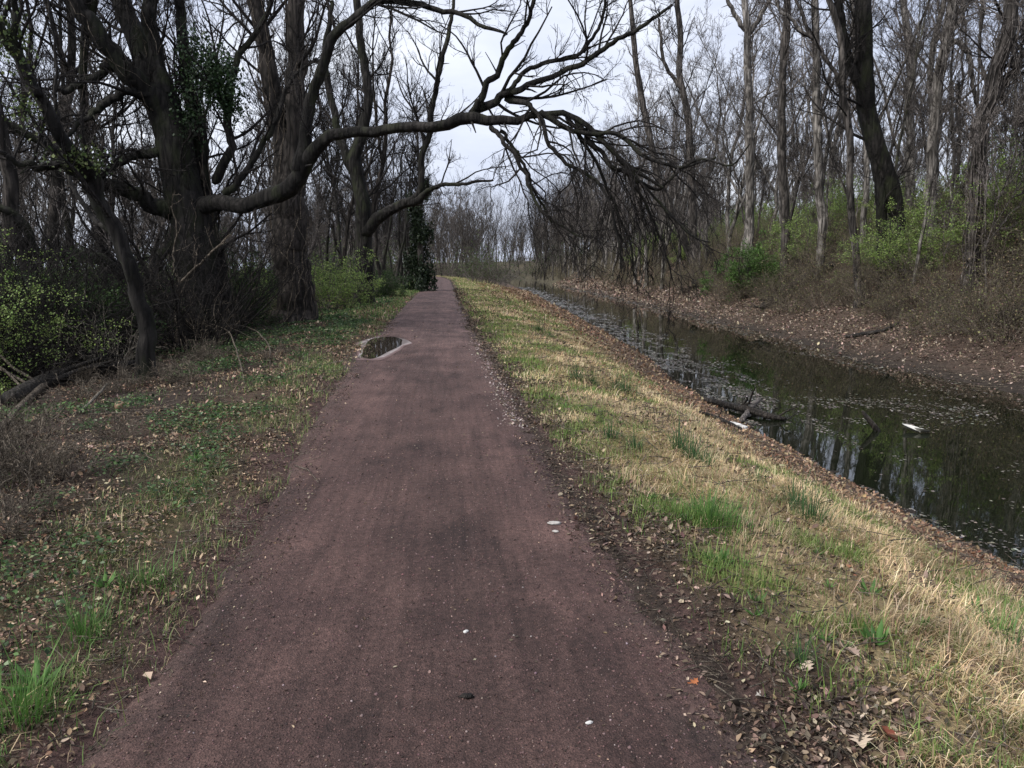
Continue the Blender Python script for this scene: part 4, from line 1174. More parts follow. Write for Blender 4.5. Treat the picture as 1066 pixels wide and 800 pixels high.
def build_shrubs(taken):
    rng = np.random.default_rng(400)

    def put(p, x, y, sc, first, label=None, group=None):
        loc = (x, y, gz(x, y)); rz = rng.uniform(0, 6.28)
        if first:
            p.location = loc; p.rotation_euler = (0, 0, rz); p.scale = (sc,) * 3
            if label: p['label'] = label
            return p
        return dup(p, loc, rz, sc, label, group)

    # singled out
    def solo(p, px, py, dist=None, sc=1.0, e=None):
        if e:
            d = ray(px, 300); ys = np.linspace(12, 90, 3000); y = float(ys[int(np.argmax(d[0] / d[1] * ys > wf(ys) + e))]); x = d[0] / d[1] * y
        elif dist: q = at(px, py, dist); x, y = q[0], q[1]
        else: x, y, _ = on_ground(px, py)
        return put(p, x, y, sc, True)
    solo(shrub(411, 1.9, 41, .75, 'twig_grey', DEEP, 21, (0.035, 0.083), 'leafy_bush', 'deep green leafy bush leaning over the far bank beside the fallen trunk', n3=4), 785, 300, None, 1.25, 3.0)
    solo(shrub(412, 2.2, 38, .8, 'twig_grey', SPRING, 14, (0.032, 0.074), 'leafy_bush', 'yellow-green bush just coming into leaf above the deep green one', n3=4), 838, 240, None, 1.15, 5.2)
    solo(shrub(421, 2.0, 40, .8, 'twig_grey', SPRING, 8, (.03, .07), 'leafy_bush', 'yellow-green bush on the slope under the biggest near-black tree', n3=4), 905, 250, None, .9, 4.6)
    solo(shrub(413, 2.2, 38, .8, 'twig_grey', SPRING, 14, (0.032, 0.074), 'leafy_bush', 'wide yellow-green bush at the foot of the straight grey forked tree', n3=4), 955, 250, None, 1.0, 4.6)
    solo(shrub(414, 2.4, 38, .8, 'twig_grey', SPRING, 14, (0.032, 0.074), 'leafy_bush', 'bright green bush at the right edge behind the vine-wrapped tree', n3=4), 1050, 235, None, 1.05, 5.6)
    solo(shrub(415, 1.9, 38, .8, 'twig_grey', SPRING, 8, (0.035, 0.074), 'leafy_bush', 'fresh yellow-green bush between the thick forked tree and the crooked tree', n3=4), 347, 290, 31, 1.1)
    solo(shrub(416, 1.9, 35, .7, 'twig_dark', SPRING, 16, (.018, .045), 'leafy_bush', 'bright leafy bush at the very left edge in front of the dark hedge', n3=4), -42, 340, 11.5, .95)
    solo(shrub(417, 1.5, 41, .9, 'twig_dark', HEDGE, 12, (0.029, 0.066), 'dark_bush', 'dark green bush left of the slim leaning tree', n3=4), 60, 345, 15, 1.15)
    solo(shrub(418, 1.4, 41, .9, 'twig_dark', HEDGE, 12, (0.029, 0.066), 'dark_bush', 'dark green bush behind the slim leaning tree', n3=4), 118, 340, 17.5, 1.1)
    solo(shrub(419, 1.5, 35, .8, 'twig_grey', SPRING, 8, (0.035, 0.074), 'leafy_bush', 'pale green bush seen between the huge black trunk and the forked tree', n3=4), 262, 305, 29, 1.1)
    solo(shrub(420, 1.1, 48, .8, 'twig_grey', HEDGE, 8, (0.029, 0.066), 'low_bush', 'low grey-green bush by the path in front of the ivy-clad column', n3=4), 402, 295, 42, 1.2)

    for k, (px, d, h, lab) in enumerate(((30, 14, 2.6, 'tall dark tangle of dead stems behind the bright leafy bush at the left edge'), (95, 15.5, 2.3, 'dark tangle of dead stems directly behind the slim leaning tree'), (-15, 12.5, 2.4, 'dark tangle of dead stems cut by the left edge of the photo'), (165, 21, 2.2, 'dark tangle of dead stems touching the left of the huge black trunk'))):
        solo(shrub(480 + k, h, 70, .8, 'twig_dark', name='bramble_thicket', label=lab, cat='brambles', dens=3), px, 340, d)

    def bank(y0, y1, e0, e1):
        def g():
            y = y0 * (y1 / y0) ** rng.random(); x = float(wf(np.array([y]))[0]) + rng.uniform(e0, e1)
            return (x, y) if x < .86 * y + 3 else None
        return g

    def leftside(y0, y1, l0, l1):
        def g():
            y = y0 * (y1 / y0) ** rng.random(); x = float(pl(y)) - rng.uniform(l0, l1)
            return (x, y) if x > -.64 * y - 2 else None
        return g
    spots = []
    gB = 'bare bramble thickets on the far bank'; lB = 'tangle of bare grey-brown brambles among others on the far bank slope'
    ps = [shrub(431, 1.7, 60, 1.1, 'twig_tan', OLIVE, 1, (.03, .055), name='bramble_thicket', label=lB, group=gB, cat='brambles'), shrub(432, 2.4, 46, .8, 'twig_tan', OLIVE, 1, (.03, .055), name='bramble_thicket', label=lB, group=gB, cat='brambles'), shrub(433, 1.3, 60, 1.3, 'twig_tan', OLIVE, 1, (.03, .055), name='bramble_thicket', label=lB, group=gB, cat='brambles')]
    seen = set()

    def sow(protos, pts, lab, grp, s0, s1):
        for x, y in pts:
            p = protos[int(rng.integers(len(protos)))]; f = p.name not in seen; seen.add(p.name)
            put(p, x, y, rng.uniform(s0, s1), f, lab, grp)
    sow(ps, spread_points(rng, 170, bank(14, 190, 2.2, 9), .75, spots), lB, gB, .7, 1.2)
    gG = 'spring-green bushes in the far wood'; lG = 'loose yellow-green bush coming into leaf under the far bank trees'
    ps = [shrub(441, 2.2, 34, .8, 'twig_grey', SPRING, 12, (.035, .08), 'leafy_bush', lG, 'bush', gG), shrub(442, 1.6, 34, 1.0, 'twig_grey', ([(.18, .24, .065), (.25, .31, .095), (.12, .16, .05)], [2, 2, 1]), 12, (.035, .08), 'leafy_bush', lG, 'bush', gG)]
    sow(ps, spread_points(rng, 40, bank(17, 60, 4.6, 10), 1.2, spots) + spread_points(rng, 44, bank(20, 120, 4.5, 14), 1.2, spots), lG, gG, .8, 1.35)
    gD = 'bare bushes left of the path'; lD = 'bare dark tangle of stems in the undergrowth left of the path'
    ps = [shrub(451, 1.6, 50, 1.0, 'twig_dark', name='bramble_thicket', label=lD, group=gD, cat='brambles'), shrub(452, 2.8, 44, .7, 'twig_dark', name='bramble_thicket', label=lD, group=gD, cat='brambles'), shrub(453, .9, 44, 1.2, 'twig_tan', name='bramble_thicket', label=lD, group=gD, cat='brambles')]
    sow(ps, spread_points(rng, 64, leftside(12, 110, 3.6, 17), .8, spots), lD, gD, .7, 1.2)
    gH = 'green bushes left of the path'; lH = 'green bush in the undergrowth behind the left-hand trees'
    ps = [shrub(461, 1.9, 34, .8, 'twig_dark', SPRING, 12, (.04, .08), 'leafy_bush', lH, 'bush', gH), shrub(462, 2.1, 40, .9, 'twig_dark', HEDGE, 12, (0.031, 0.065), 'leafy_bush', lH, 'bush', gH)]
    sow(ps, spread_points(rng, 70, leftside(16, 100, 4.5, 30), 1.1, spots), lH, gH, .7, 1.2)
    # scrub at the end of the view
    gE = 'low scrub at the end of the path'; lE = 'hazy low scrub at the far end where path and canal vanish'
    ps = [shrub(471, 2.8, 30, .9, 'twig_grey', name='bramble_thicket', label=lE, group=gE, cat='scrub'), shrub(472, 3.4, 26, .8, 'twig_grey', ([(.07, .10, .035), (.05, .07, .03)], [1, 1]), 1, (.12, .2), 'leafy_bush', lE, 'scrub', gE)]

    def ends():
        y = 95 * (280 / 95) ** rng.random(); x = rng.uniform(-.16, .30) * y
        if -1.2 < (x - float(pl(y))) / 2 < 2.4: return None
        if float(wn(np.array([y]))[0]) - 1 < x < float(wf(np.array([y]))[0]) + 1: return None
        return (x, y)
    sow(ps, spread_points(rng, 90, ends, .7, spots), lE, gE, 1.0, 2.0)


# ------------------------------------------------------------------ fallen wood, weeds, stones
def log_mesh(P, R, name, mat, parent=None, origin=(0, 0, 0), twigs=0, rng=None, sides=9):
    P = np.asarray(P, float); R = np.asarray(R, float)
    P2 = np.concatenate([P[:1], P, P[-1:]]); R2 = np.concatenate([[R[0] * .02], R, [R[-1] * .02]])
    P2[0] -= (P[1] - P[0]) * .02; P2[-1] += (P[-1] - P[-2]) * .02
    T = Tubes(); T.add(P2, R2, sides)
    if twigs:
        A, RA, TA, LA = sprout(P[None], R[None], twigs, [np.linalg.norm(P[-1] - P[0]) * .33], .8, 6, .2, 0, rng, (.3, 1), .45, .004)
        T.add(A, RA, 5); B, RB, _, _ = sprout(A, RA, 3, LA * .5, .7, 4, .2, 0, rng, (.2, 1), .6, .003); T.add(B, RB, 3)
    return T.build(name, mat, parent, origin)


def fallen(name, label, cat, rows, mat, seed, twigs=0, group=None):
    """rows of (px, py, lift above ground, width px) lying on the ground or the water"""
    rng = np.random.default_rng(seed); pts = []
    for px, py, up, w in rows:
        x, y, z = on_ground(px, py)
        pts.append((x, y, z + up + w * math.hypot(x, y) / F * .3, w * math.hypot(x, y) / F / 2))
    s = smooth_line(np.array(pts), 14)
    o = np.array([s[0, 0], s[0, 1], s[0, 2]])
    P = s[:, :3] + rng.normal(0, .006, (14, 3)) * np.array([1, 1, .5])
    m = log_mesh(P, np.maximum(s[:, 3], .004), name, mat, None, o, twigs, rng)
    m.location = o
    return tag(m, label, cat, group)


def build_fallen_wood():
    fallen('fallen_log', 'dark fallen trunk slanting down the far bank below the green bushes', 'log', [(866, 284, .25, 7), (840, 296, .2, 9), (815, 310, .1, 10), (794, 324, .0, 9)], 'wet_wood', 501, 4)
    fallen('fallen_log', 'short dark log jutting from the far bank at the foot of the deep green bush', 'log', [(722, 302, .12, 9), (740, 295, .2, 11), (756, 288, .2, 10)], 'wet_wood', 502)
    fallen('fallen_log', 'thin dark log lying in the leaves above the far mud', 'log', [(880, 352, .0, 3), (905, 349, .02, 4), (922, 346, .04, 3.4), (936, 340, .10, 2)], 'wet_wood', 503, 4)
    fallen('fallen_log', 'dark log at the right edge in the leaves of the far bank', 'log', [(1036, 336, .02, 9), (1054, 332, .05, 10), (1085, 325, .1, 9)], 'wet_wood', 504, 3)
    fallen('dead_branch', 'black waterlogged branch lying in the shallows by the near bank', 'branch', [(732, 419, .02, 6), (752, 425, .04, 7), (778, 432, .05, 8), (800, 437, .03, 7), (818, 438, .0, 4)], 'wet_wood', 505, 5)
    fallen('dead_branch', 'grey forked stick propped on the black branch in the shallows', 'branch', [(772, 440, .0, 6), (780, 432, .06, 5), (790, 424, .14, 4)], 'twig_grey', 506, 3)
    fallen('dead_branch', 'thin black branch along the near waterline left of the pale stick', 'branch', [(727, 432, .02, 3), (745, 437, .02, 4), (770, 449, .02, 4)], 'wet_wood', 507, 3)
    fallen('bleached_stick', 'short white bleached stick at the near waterline', 'stick', [(757, 443, .02, 4), (766, 446, .02, 6), (777, 449, .02, 5)], 'white_scrap', 508)
    # a stub standing out of the water
    x, y, z = on_ground(911, 449)
    P = np.array([[x + .12, y, WATER - .12], [x, y, WATER + .05], [x - .14, y + .03, WATER + .22], [x - .22, y + .05, WATER + .33]])
    m = log_mesh(P, [.05, .05, .04, .02], 'wood_stub', 'wet_wood'); tag(m, 'dark broken stub of wood poking out of the canal', 'stub')
    x, y, z = on_ground(968, 451)
    s = np.random.default_rng(3)
    m = scatter('white_scrap', [(CURL_T, CURL_F, np.array([[x - .16, y, WATER + .012], [x + .02, y + .02, WATER + .012]]), frames(s, 2, .05), np.array([.30, .26]), np.array([[.5, .49, .45], [.42, .41, .37]]))], 'wet_leaf')
    tag(m, 'white scrap floating alone on the canal at the right', 'scrap')
    # left of the path
    fallen('dead_branch', 'long pale dead branch lying on dark soil at the left edge', 'branch', [(-20, 470, .03, 5), (20, 432, .05, 6), (55, 402, .12, 6), (92, 372, .35, 4)], 'twig_tan', 511, 5)
    fallen('fallen_log', 'dark half-buried log left of the slim leaning tree', 'log', [(10, 425, .05, 14), (60, 402, .06, 15), (105, 393, .06, 12), (143, 386, .1, 6)], 'wet_wood', 512, 5)
    fallen('dead_branch', 'thin pale stick on the leaves below the dark log', 'branch', [(84, 432, .02, 2.4), (98, 421, .05, 2.6), (112, 410, .12, 2)], 'twig_pale', 513, 2)
    fallen('dead_branch', 'pale forked twig standing in the verge right of the slim leaning tree', 'branch', [(255, 400, .0, 1.4), (248, 378, .15, 1.4), (238, 362, .35, 1.3), (220, 357, .45, 1)], 'twig_tan', 514, 5)
    fallen('dead_branch', 'pale curved twig arching over the verge nearest the puddle', 'branch', [(282, 384, .0, 1.3), (280, 368, .15, 1.3), (268, 360, .3, 1.1), (256, 356, .35, .9)], 'twig_tan', 515, 4)
    fallen('stick', 'short dark stick on the right side of the path near a red leaf', 'stick', [(680, 736, .0, 4), (692, 735, .0, 5), (705, 734, .0, 3)], 'wet_wood', 516)
    for k, (px, py, d, h, seed, lab) in enumerate(((205, 300, 17, 1.6, 521, 'pale upright brush of dead stems in front of the huge black trunk'), (20, 520, 6.2, .55, 522, 'dry brown clump of dead stems at the left edge nearest the camera'), (112, 370, 12.5, 1.0, 523, 'pale dead stems standing beside the slim leaning tree'), (215, 350, 13.5, .55, 524, 'low tan clump of dead stems in front of the huge black trunk'), (170, 375, 11, .45, 525, 'low tan clump of dead stems right of the slim tree'))):
        p = shrub(seed, h, 22 if h > 1 else 34, .8, 'twig_tan' if k != 2 else 'twig_pale', name='dead_plant', label=lab, cat='dead plant', n3=2, dens=1.6)
        q = at(px, py, d); p.location = (q[0], q[1], gz(q[0], q[1]))
    gW = 'dead stalks in the leaf litter left of the path'; lW = 'low clump of dry brown stalks standing in the leaf litter left of the path'
    p = shrub(530, .5, 26, .9, 'twig_tan', name='dead_plant', label=lW, cat='dead plant', group=gW, n3=2, dens=1.4); r5 = np.random.default_rng(531)
    for k in range(46):
        y = 4.2 * (15 / 4.2) ** r5.random(); x = float(pl(y)) - r5.uniform(1.0, 2.2) - r5.uniform(0, .30) * y; o = p if k == 0 else dup(p, (0, 0, 0), 0)
        o.location = (x, y, gz(x, y)); o.rotation_euler = (0, 0, r5.uniform(0, 6.3)); o.scale = (r5.uniform(.45, 1.05),) * 3
    # round tan ball in the leaves
    x, y, z = on_ground(125, 427); rng = np.random.default_rng(5)
    th = np.linspace(0, math.pi, 12); r = .058 * np.sin(th) + 1e-4; P = np.stack([np.full(12, 0.), np.zeros(12), .05 - .058 * np.cos(th)], -1)
    T = Tubes(); T.add(P, r, 14); m = T.build('seed_ball', 'tan_skin'); m.location = (x, y, z); tag(m, 'small round tan ball lying in the dark leaves left of the path', 'ball')


def tuft(seed, n, h, spread, pal, wts, name, label, cat, group=None, wd=.007):
    rng = np.random.default_rng(seed)
    a = rng.uniform(0, 6.3, n); r = spread * np.abs(rng.normal(0, .62, n)) * (1 + .2 * np.sin(a * 3 + seed))
    pos = np.stack([np.cos(a) * r, np.sin(a) * r, np.full(n, -.08)], -1)
    b = blades(pos, (.05 + h) * rng.lognormal(-.2, .33, n) * np.clip(1.15 - .4 * r / spread, .4, 1.2), np.full(n, wd) * rng.uniform(.6, 1.3, n), a + rng.normal(0, .7, n), np.abs(rng.normal(.42, .3, n)), palette(rng, n, pal, wts, .15))
    k = np.arange(14) * 2 * math.pi / 14
    ring = np.stack([np.cos(k), np.sin(k), np.zeros(14)], -1) * spread * 1.15 * (1 + .15 * np.sin(k * 3))[:, None] + np.array([0, 0, -.075])
    base = (np.concatenate([ring, [[0, 0, -.06]]]), np.stack([np.arange(14), (np.arange(14) + 1) % 14, np.full(14, 14)], -1).ravel(), np.full(14, 3), np.full((15, 3), .06) * np.array([1, .9, .5]))
    return tag(link_blades(name, [b, base], 'blade'), label, cat, group)


def weed(seed, n, L, name, label, group=None, pal=None):
    rng = np.random.default_rng(seed)
    t = thing(name, label, 'weed', (0, 0, 0), 0, group)
    V = []; B = []
    a = np.arange(n) * 2.4 + rng.normal(0, .25, n); up = rng.uniform(.25, .95, n); sz = L * rng.uniform(.6, 1.15, n)
    M = []
    for k in range(n):
        f = np.array([math.cos(a[k]) * math.cos(up[k]), math.sin(a[k]) * math.cos(up[k]), math.sin(up[k])]); s = np.array([-math.sin(a[k]), math.cos(a[k]), 0]); u = np.cross(s, f)
        M.append(np.stack([s, f, u], 1))
    LW = np.array([[-.05, 0, 0], [.05, 0, 0], [-.10, .35, .06], [0, .35, -.03], [.10, .35, .06], [-.11, .66, .02], [0, .68, -.08], [.09, .66, 0], [0, 1, -.16]])
    LFc = [(0, 1, 3), (0, 3, 2), (1, 4, 3), (2, 3, 6, 5), (3, 4, 7, 6), (5, 6, 8), (6, 7, 8)]
    scatter('leaves', [(LW, LFc, np.zeros((n, 3)) + np.array([0, 0, .005]), np.array(M), sz, palette(rng, n, pal or [(.085, .18, .045), (.12, .23, .06), (.06, .13, .035)], [2, 2, 1], .12))], 'leaf', t, smooth_shade=True)
    T = Tubes(); T.add(np.array([[0, 0, -.04], [.002, 0, .0], [0, .002, .03]]), np.array([.008, .007, .003]), 6); T.build('stem', 'twig_tan', t)
    return t


def build_plants():
    rng = np.random.default_rng(600)

    def place(o, px, py, sc=1.0):
        x, y, z = on_ground(px, py); o.location = (x, y, gz(x, y)); o.scale = (sc,) * 3; o.rotation_euler = (0, 0, rng.uniform(0, 6.3)); return o
    dk = [(.045, .10, .035), (.07, .13, .045), (.035, .075, .03)]
    gT = 'dark tufts of wild grass on the near bank'; lT = 'dark blue-green tuft of wild grass standing out of the straw on the near bank'
    p = [tuft(601, 130, .26, .12, dk, [2, 1, 1], 'grass_tuft', lT, 'grass tuft', gT), tuft(602, 90, .22, .09, dk, [2, 1, 1], 'grass_tuft', lT, 'grass tuft', gT)]
    first = [True, True]
    for k, (px, py, sc) in enumerate([(648, 410, 1.3), (720, 478, 1.35), (636, 458, .9), (786, 505, .9), (846, 545, 1.1), (662, 415, 1.0), (600, 396, 1.0), (640, 404, 1.1), (706, 470, 1.1), (735, 486, 1.0), (617, 400, .9), (528, 318, 1.5), (560, 345, 1.3), (572, 352, 1.2), (660, 470, .8), (1050, 690, .8), (826, 530, 1.0), (835, 690, .6)]):
        i = k % 2
        if first[i]: first[i] = False; o = p[i]
        else: o = dup(p[i], (0, 0, 0), 0)
        place(o, px, py, sc)
    place(tuft(603, 900, .17, .34, [(.085, .18, .04), (.12, .23, .055), (.065, .13, .035)], [2, 2, 1], 'grass_patch', 'largest bright green grass patch on the near bank, at the edge of the dark mulch', 'grass patch', wd=.006), 738, 545)
    place(tuft(604, 420, .17, .2, [(.085, .18, .04), (.12, .23, .055), (.065, .13, .035)], [2, 2, 1], 'grass_patch', 'bright green grass patch at the bottom left corner of the path', 'grass patch', wd=.005), 25, 745)
    place(tuft(605, 420, .13, .26, [(.08, .165, .04), (.115, .21, .055), (.06, .12, .03)], [2, 2, 1], 'grass_patch', 'green grass patch on the left edge of the path below the brown leaf pile', 'grass patch', wd=.005), 85, 660)
    place(tuft(606, 500, .12, .3, [(.08, .165, .04), (.115, .21, .055), (.06, .12, .03)], [2, 2, 1], 'grass_patch', 'spread-out green grass patch on the left verge above the brown leaf pile', 'grass patch', wd=.005), 150, 610)
    place(tuft(607, 380, .16, .22, [(.10, .19, .05), (.13, .23, .06), (.2, .22, .08)], [2, 2, 1], 'grass_patch', 'olive green grass patch low on the near bank at the right edge', 'grass patch', wd=.005), 1040, 665)
    for px, py, n, L, seed, lab in ((912, 672, 13, .11, 611, 'bright green broad-leaved weed alone in the straw at the lower right'), (748, 588, 11, .12, 612, 'bright broad-leaved weed just below the largest green grass patch'), (905, 620, 9, .09, 613, 'small green weed in the straw above the lower right one'), (957, 656, 8, .08, 614, 'dark little weed nearest the right edge of the straw'), (786, 642, 7, .07, 615, 'pale grey-green weed on the edge of the dark mulch'), (36, 716, 11, .12, 616, 'tall broad-leaved weed at the bottom left'), (108, 612, 8, .09, 617, 'pale weed at the left edge of the path'), (830, 720, 8, .06, 618, 'tiny green weed among dead stalks at the bottom right'), (860, 668, 7, .07, 619, 'small weed left of the bright lower right one'), (205, 482, 9, .10, 620, 'blue-green weed in the left verge')):
        place(weed(seed, n, L, 'broadleaf_weed', lab), px, py)

    gV = 'small weeds in the straw of the near bank'; lV = 'small broad-leaved weed among several scattered in the near bank straw'
    w0 = weed(640, 7, .06, 'broadleaf_weed', lV, gV); w1 = weed(641, 9, .05, 'broadleaf_weed', lV, gV, [(.10, .17, .055), (.07, .13, .04), (.13, .19, .07)])
    r6 = np.random.default_rng(642); n6 = [0, 0]
    for _ in range(34):
        y = 2.9 * (9.5 / 2.9) ** r6.random(); x = float(pr(y)) + (float(wn(np.array([y]))[0]) - float(pr(y))) * r6.uniform(.08, .55); i = int(r6.integers(2)); o = (w0, w1)[i]
        if n6[i]: o = dup(o, (0, 0, 0), 0)
        n6[i] += 1; o.location = (x, y, gz(x, y) + .01); o.rotation_euler = (0, 0, r6.uniform(0, 6.3)); o.scale = (r6.uniform(.6, 1.5),) * 3


def rock(seed, sx, sy, sz, name, mat, label, cat='stone'):
    rng = np.random.default_rng(seed)
    th = np.linspace(0.02, math.pi - .02, 9); V = []
    for i, a in enumerate(th):
        for k in range(12):
            b = k * math.pi / 6; rr = 1 + .28 * math.sin(2 * b + seed) + rng.normal(0, .16)
            V.append((sx * math.sin(a) * math.cos(b) * rr, sy * math.sin(a) * math.sin(b) * rr, sz * .6 - sz * math.cos(a)))
    i = np.arange(108).reshape(9, 12); nx = np.roll(i, -1, 1)
    f = np.stack([i[:-1], nx[:-1], nx[1:], i[1:]], -1).reshape(-1, 4)
    return tag(link(name, np.array(V), f, np.full(len(f), 4), mat), label, cat)


def build_small():
    def place(o, px, py, up=0.0, rz=0):
        x, y, z = on_ground(px, py); o.location = (x, y, float(max(path_z(np.array([x]), np.array([y]))[0], gz(x, y))) + up); o.rotation_euler = (0, 0, rz)
    place(rock(2, .036, .026, .012, 'pale_stone', 'pale_stone', 'largest pale chip lying on the right half of the path'), 577, 556)
    place(rock(4, .022, .014, .008, 'pale_stone', 'pale_stone', 'little white chip just below the largest pale chip'), 578, 565)
    place(rock(6, .013, .010, .006, 'pale_stone', 'white_scrap', 'tiny white chip on the middle of the path'), 485, 673)
    place(rock(7, .012, .009, .006, 'pale_stone', 'white_scrap', 'tiny white chip on the path at the bottom right'), 613, 773)
    place(rock(8, .022, .014, .010, 'dark_stone', 'wet_wood', 'dark pebble on the path near the bottom edge'), 486, 745)
    rng = np.random.default_rng(8)

    def leaf(px, py, size, col, lab, T=OAK_T, Fc=OAK_F, tilt=.15, up=.02):
        o = scatter('dead_leaf', [(T, Fc, np.zeros((1, 3)), frames(rng, 1, tilt), np.array([size]), np.array([col]))], 'dead_leaf'); tag(o, lab, 'leaf'); place(o, px, py, up)
    leaf(726, 716, .06, (.36, .13, .055), 'orange-red curled leaf on the right edge of the path', OAK_T, OAK_F, .5)
    leaf(786, 730, .085, (.5, .46, .4), 'pale grey dead leaf among dark mulch at the bottom right')
    leaf(893, 770, .11, (.5, .4, .3), 'pale star-shaped lobed leaf at the bottom right')
    leaf(924, 772, .075, (.42, .28, .2), 'curled tan leaf beside the pale star-shaped one', CURL_T, CURL_F, .4)
    leaf(935, 780, .07, (.22, .07, .045), 'dark red leaf beside the curled tan one', CURL_T, CURL_F, .3)
    leaf(75, 775, .045, (.55, .42, .32), 'small pale leaf on the dark edge of the path at the bottom left', LEAF_T, LEAF_F)
    leaf(152, 706, .06, (.42, .32, .24), 'tan leaf on the left edge of the path', LEAF_T, LEAF_F)
    leaf(310, 470, .07, (.36, .26, .18), 'tan lobed leaf on the left verge below the puddle')
    leaf(895, 690, .09, (.3, .22, .18), 'brown oak leaf under the bright weed at the lower right')
    leaf(843, 692, .09, (.45, .36, .28), 'pale oak leaf left of the bright weed at the lower right')


def build_puddle():
    """a shallow dip of standing water with sky sheen painted pale on its silt rim"""
    out = [(376, 371), (380, 360), (388, 353), (398, 350.5), (410, 350.5), (418, 354), (416, 360), (408, 365), (396, 370), (385, 373)]
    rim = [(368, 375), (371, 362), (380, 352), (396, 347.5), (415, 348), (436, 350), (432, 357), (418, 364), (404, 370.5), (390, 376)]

    def loop(px, z, n=64, wob=.03, seed=1):
        P = []
        for a, b in px:
            d = ray(a, b); t = (EYE - z) / -d[2]; P.append(np.array([0, 0, EYE]) + d * t)
        P = np.array(P + [P[0]]); s = smooth_line(P, n + 1)[:-1]
        g = np.random.default_rng(seed); t_ = np.arange(n) * 2 * math.pi / n; r_ = 1 + wob * (np.sin(t_ * 3 + seed) + .7 * np.sin(t_ * 5 + 2 * seed) + .4 * np.sin(t_ * 9)); m_ = s.mean(0); s = m_ + (s - m_) * r_[:, None]; s[:, 2] = z
        return s
    c = np.mean(loop(out, -.0135), 0)
    t = thing('puddle', 'dark rain puddle with a pale rim on the left side of the path', 'puddle', (c[0], c[1], .0))

    def disc(s, name, mat, par, rings=(1, .9, .78, .5), tint=None):
        n = len(s); m = s.mean(0); V = np.concatenate([m + (s - m) * np.array([k, k, 1]) for k in rings] + [[m]]); K = len(rings)
        i = np.arange(n); j = np.roll(i, -1)
        q = np.concatenate([np.stack([i + k * n, j + k * n, j + (k + 1) * n, i + (k + 1) * n], -1) for k in range(K - 1)]); tr = np.stack([i + (K - 1) * n, j + (K - 1) * n, np.full(n, K * n)], -1)
        cols = None
        if tint is not None: cols = np.concatenate([np.repeat([t_], n, 0) for t_ in tint] + [[tint[-1]]])
        return link(name, V - np.array([c[0], c[1], 0]), np.concatenate([q.ravel(), tr.ravel()]), np.concatenate([np.full(len(q), 4), np.full(n, 3)]), mat, par, cols)
    w = loop(out, -.0135, wob=.045, seed=2)
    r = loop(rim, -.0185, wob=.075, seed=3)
    disc(r, 'silt_sheen', 'sheen_silt', t, (1, .9, .82, .6), [(.118, .07, .066), (.14, .095, .09), (.27, .235, .23), (.12, .10, .095)])  # pale ring colour paints the sky's reflection off a thin wet film
    disc(w, 'water', 'puddle_water', t)


m_, nt_, b_ = new_mat('sheen_silt')
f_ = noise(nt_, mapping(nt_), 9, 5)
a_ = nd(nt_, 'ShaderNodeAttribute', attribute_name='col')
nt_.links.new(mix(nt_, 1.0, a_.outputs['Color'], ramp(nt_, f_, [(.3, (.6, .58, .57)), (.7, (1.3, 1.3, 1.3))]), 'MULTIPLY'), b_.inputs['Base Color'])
b_.inputs['Roughness'].default_value = .72; b_.inputs['Specular IOR Level'].default_value = .35



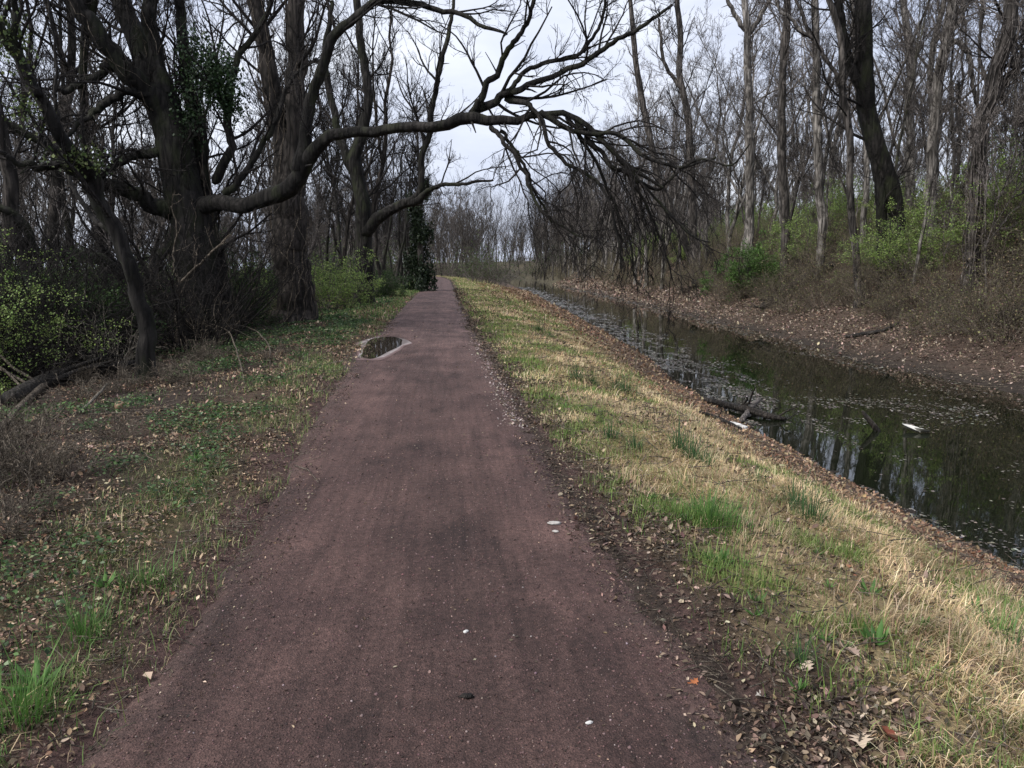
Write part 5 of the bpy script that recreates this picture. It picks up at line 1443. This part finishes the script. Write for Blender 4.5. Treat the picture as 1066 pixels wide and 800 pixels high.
def build_far_wood():
    """the rest of the wood, far behind the trees one can tell apart: one hazy mass"""
    rng = np.random.default_rng(700)
    pts = []
    for _ in range(800):                                    # closing the view beyond the bend
        y = rng.uniform(135, 330); x = rng.uniform(-.22, .36) * y
        pts.append((x, y, rng.uniform(11, 22)))
    for _ in range(100):                                    # deep in the far bank wood
        y = 18 * (170 / 18) ** rng.random(); x = float(wf(np.array([y]))[0]) + rng.uniform(26, 70)
        if x < .95 * y + 8: pts.append((x, y, rng.uniform(8, 14)))
    for _ in range(230):                                    # deep in the left wood
        y = 28 * (190 / 28) ** rng.random(); x = float(pl(y)) - rng.uniform(20, 75)
        if x > -.72 * y - 8: pts.append((x, y, rng.uniform(7, 14)))
    pts = [p for p in pts if not (pl(p[1]) - 1.5 < p[0] < pr(p[1]) + 1.5) and not (wn(np.array([p[1]]))[0] - 1 < p[0] < wf(np.array([p[1]]))[0] + 1)]
    M = len(pts); q = np.array(pts); z0 = ground_z(q[:, 0], q[:, 1]) - .3
    N = 9; d = unit(np.concatenate([rng.normal(0, .09, (M, 2)), np.ones((M, 1))], 1)); p = np.stack([q[:, 0], q[:, 1], z0], -1); P = [p]
    for _ in range(N - 1):
        d = unit(d + rng.normal(0, .07, d.shape) * np.array([1, 1, .3])); p = p + d * (q[:, 2] / (N - 1))[:, None]; P.append(p)
    P = np.stack(P, 1); R = (rng.uniform(.07, .17, M))[:, None] * np.linspace(1, .15, N)[None]
    T = Tubes(); T.add(P, R, 5)
    A, RA, TA, LA = sprout(P, R, 18, q[:, 2] * .27, .65, 6, .12, .6, rng, (.2, 1), .5, .018); T.add(A, RA, 3)
    B, RB, TB, LB = sprout(A, RA, 8, LA * .55, .7, 4, .15, TA, rng, (.15, 1), .6, .012); T.add(B, RB, 3)
    C, RC, TC, LC = sprout(B, RB, 1, LB * .7, .7, 3, .15, TB, rng, (.15, 1), .7, .010); T.add(C, RC, 3)
    # brush under it
    K = 4500; k = rng.integers(0, M, K); b0 = np.stack([q[k, 0] + rng.normal(0, 3, K), q[k, 1] + rng.normal(0, 3, K)], -1)
    ok = ~((pl(b0[:, 1]) - 1 < b0[:, 0]) & (b0[:, 0] < pr(b0[:, 1]) + 1)) & ~((wn(b0[:, 1]) - 1 < b0[:, 0]) & (b0[:, 0] < wf(b0[:, 1]) + .5)); b0 = b0[ok]; K = len(b0)
    p = np.stack([b0[:, 0], b0[:, 1], ground_z(b0[:, 0], b0[:, 1]) - .1], -1); d = unit(rng.normal(0, .45, (K, 3)) + np.array([0, 0, 1])); Q = [p]
    for _ in range(4): d = unit(d + rng.normal(0, .15, d.shape)); p = p + d * .55; Q.append(p)
    Q = np.stack(Q, 1); RQ = np.full((K, 5), .014); T.add(Q, RQ, 3)
    E, RE, _, LE = sprout(Q, RQ, 7, np.full(K, 1.3), .7, 4, .2, .1, rng, (.1, 1), .8, .010); T.add(E, RE, 3)
    tag(T.build('far_wood', 'bark_dark_grey'), 'hazy grey mass of bare trees and brush far behind the nearer trees', 'wood', None, 'stuff')


def build_haze():
    m = bpy.data.materials.new('thin_haze'); m.use_nodes = True; nt = m.node_tree
    nt.nodes.remove(nt.nodes['Principled BSDF'])
    v = nd(nt, 'ShaderNodeVolumePrincipled'); v.inputs['Color'].default_value = (.86, .88, .93, 1); v.inputs['Density'].default_value = HAZE
    nt.links.new(v.outputs[0], nt.nodes['Material Output'].inputs['Volume']); MATS['thin_haze'] = m
    x0, x1, y0, y1, z0, z1 = -440, 440, -45, 660, -4, 32
    V = [(x, y, z) for z in (z0, z1) for y in (y0, y1) for x in (x0, x1)]
    Fq = [(0, 2, 3, 1), (4, 5, 7, 6), (0, 1, 5, 4), (2, 6, 7, 3), (0, 4, 6, 2), (1, 3, 7, 5)]
    tag(link('haze', V, np.array(Fq), np.full(6, 4), 'thin_haze', None, None, False), 'thin damp air', 'haze', None, 'stuff')


HAZE = 0
if HAZE: build_haze()
build_far_wood()
build_left_trees(); build_right_trees()
TAKEN = build_woods()
build_shrubs(TAKEN)
build_fallen_wood(); build_plants(); build_small(); build_puddle()
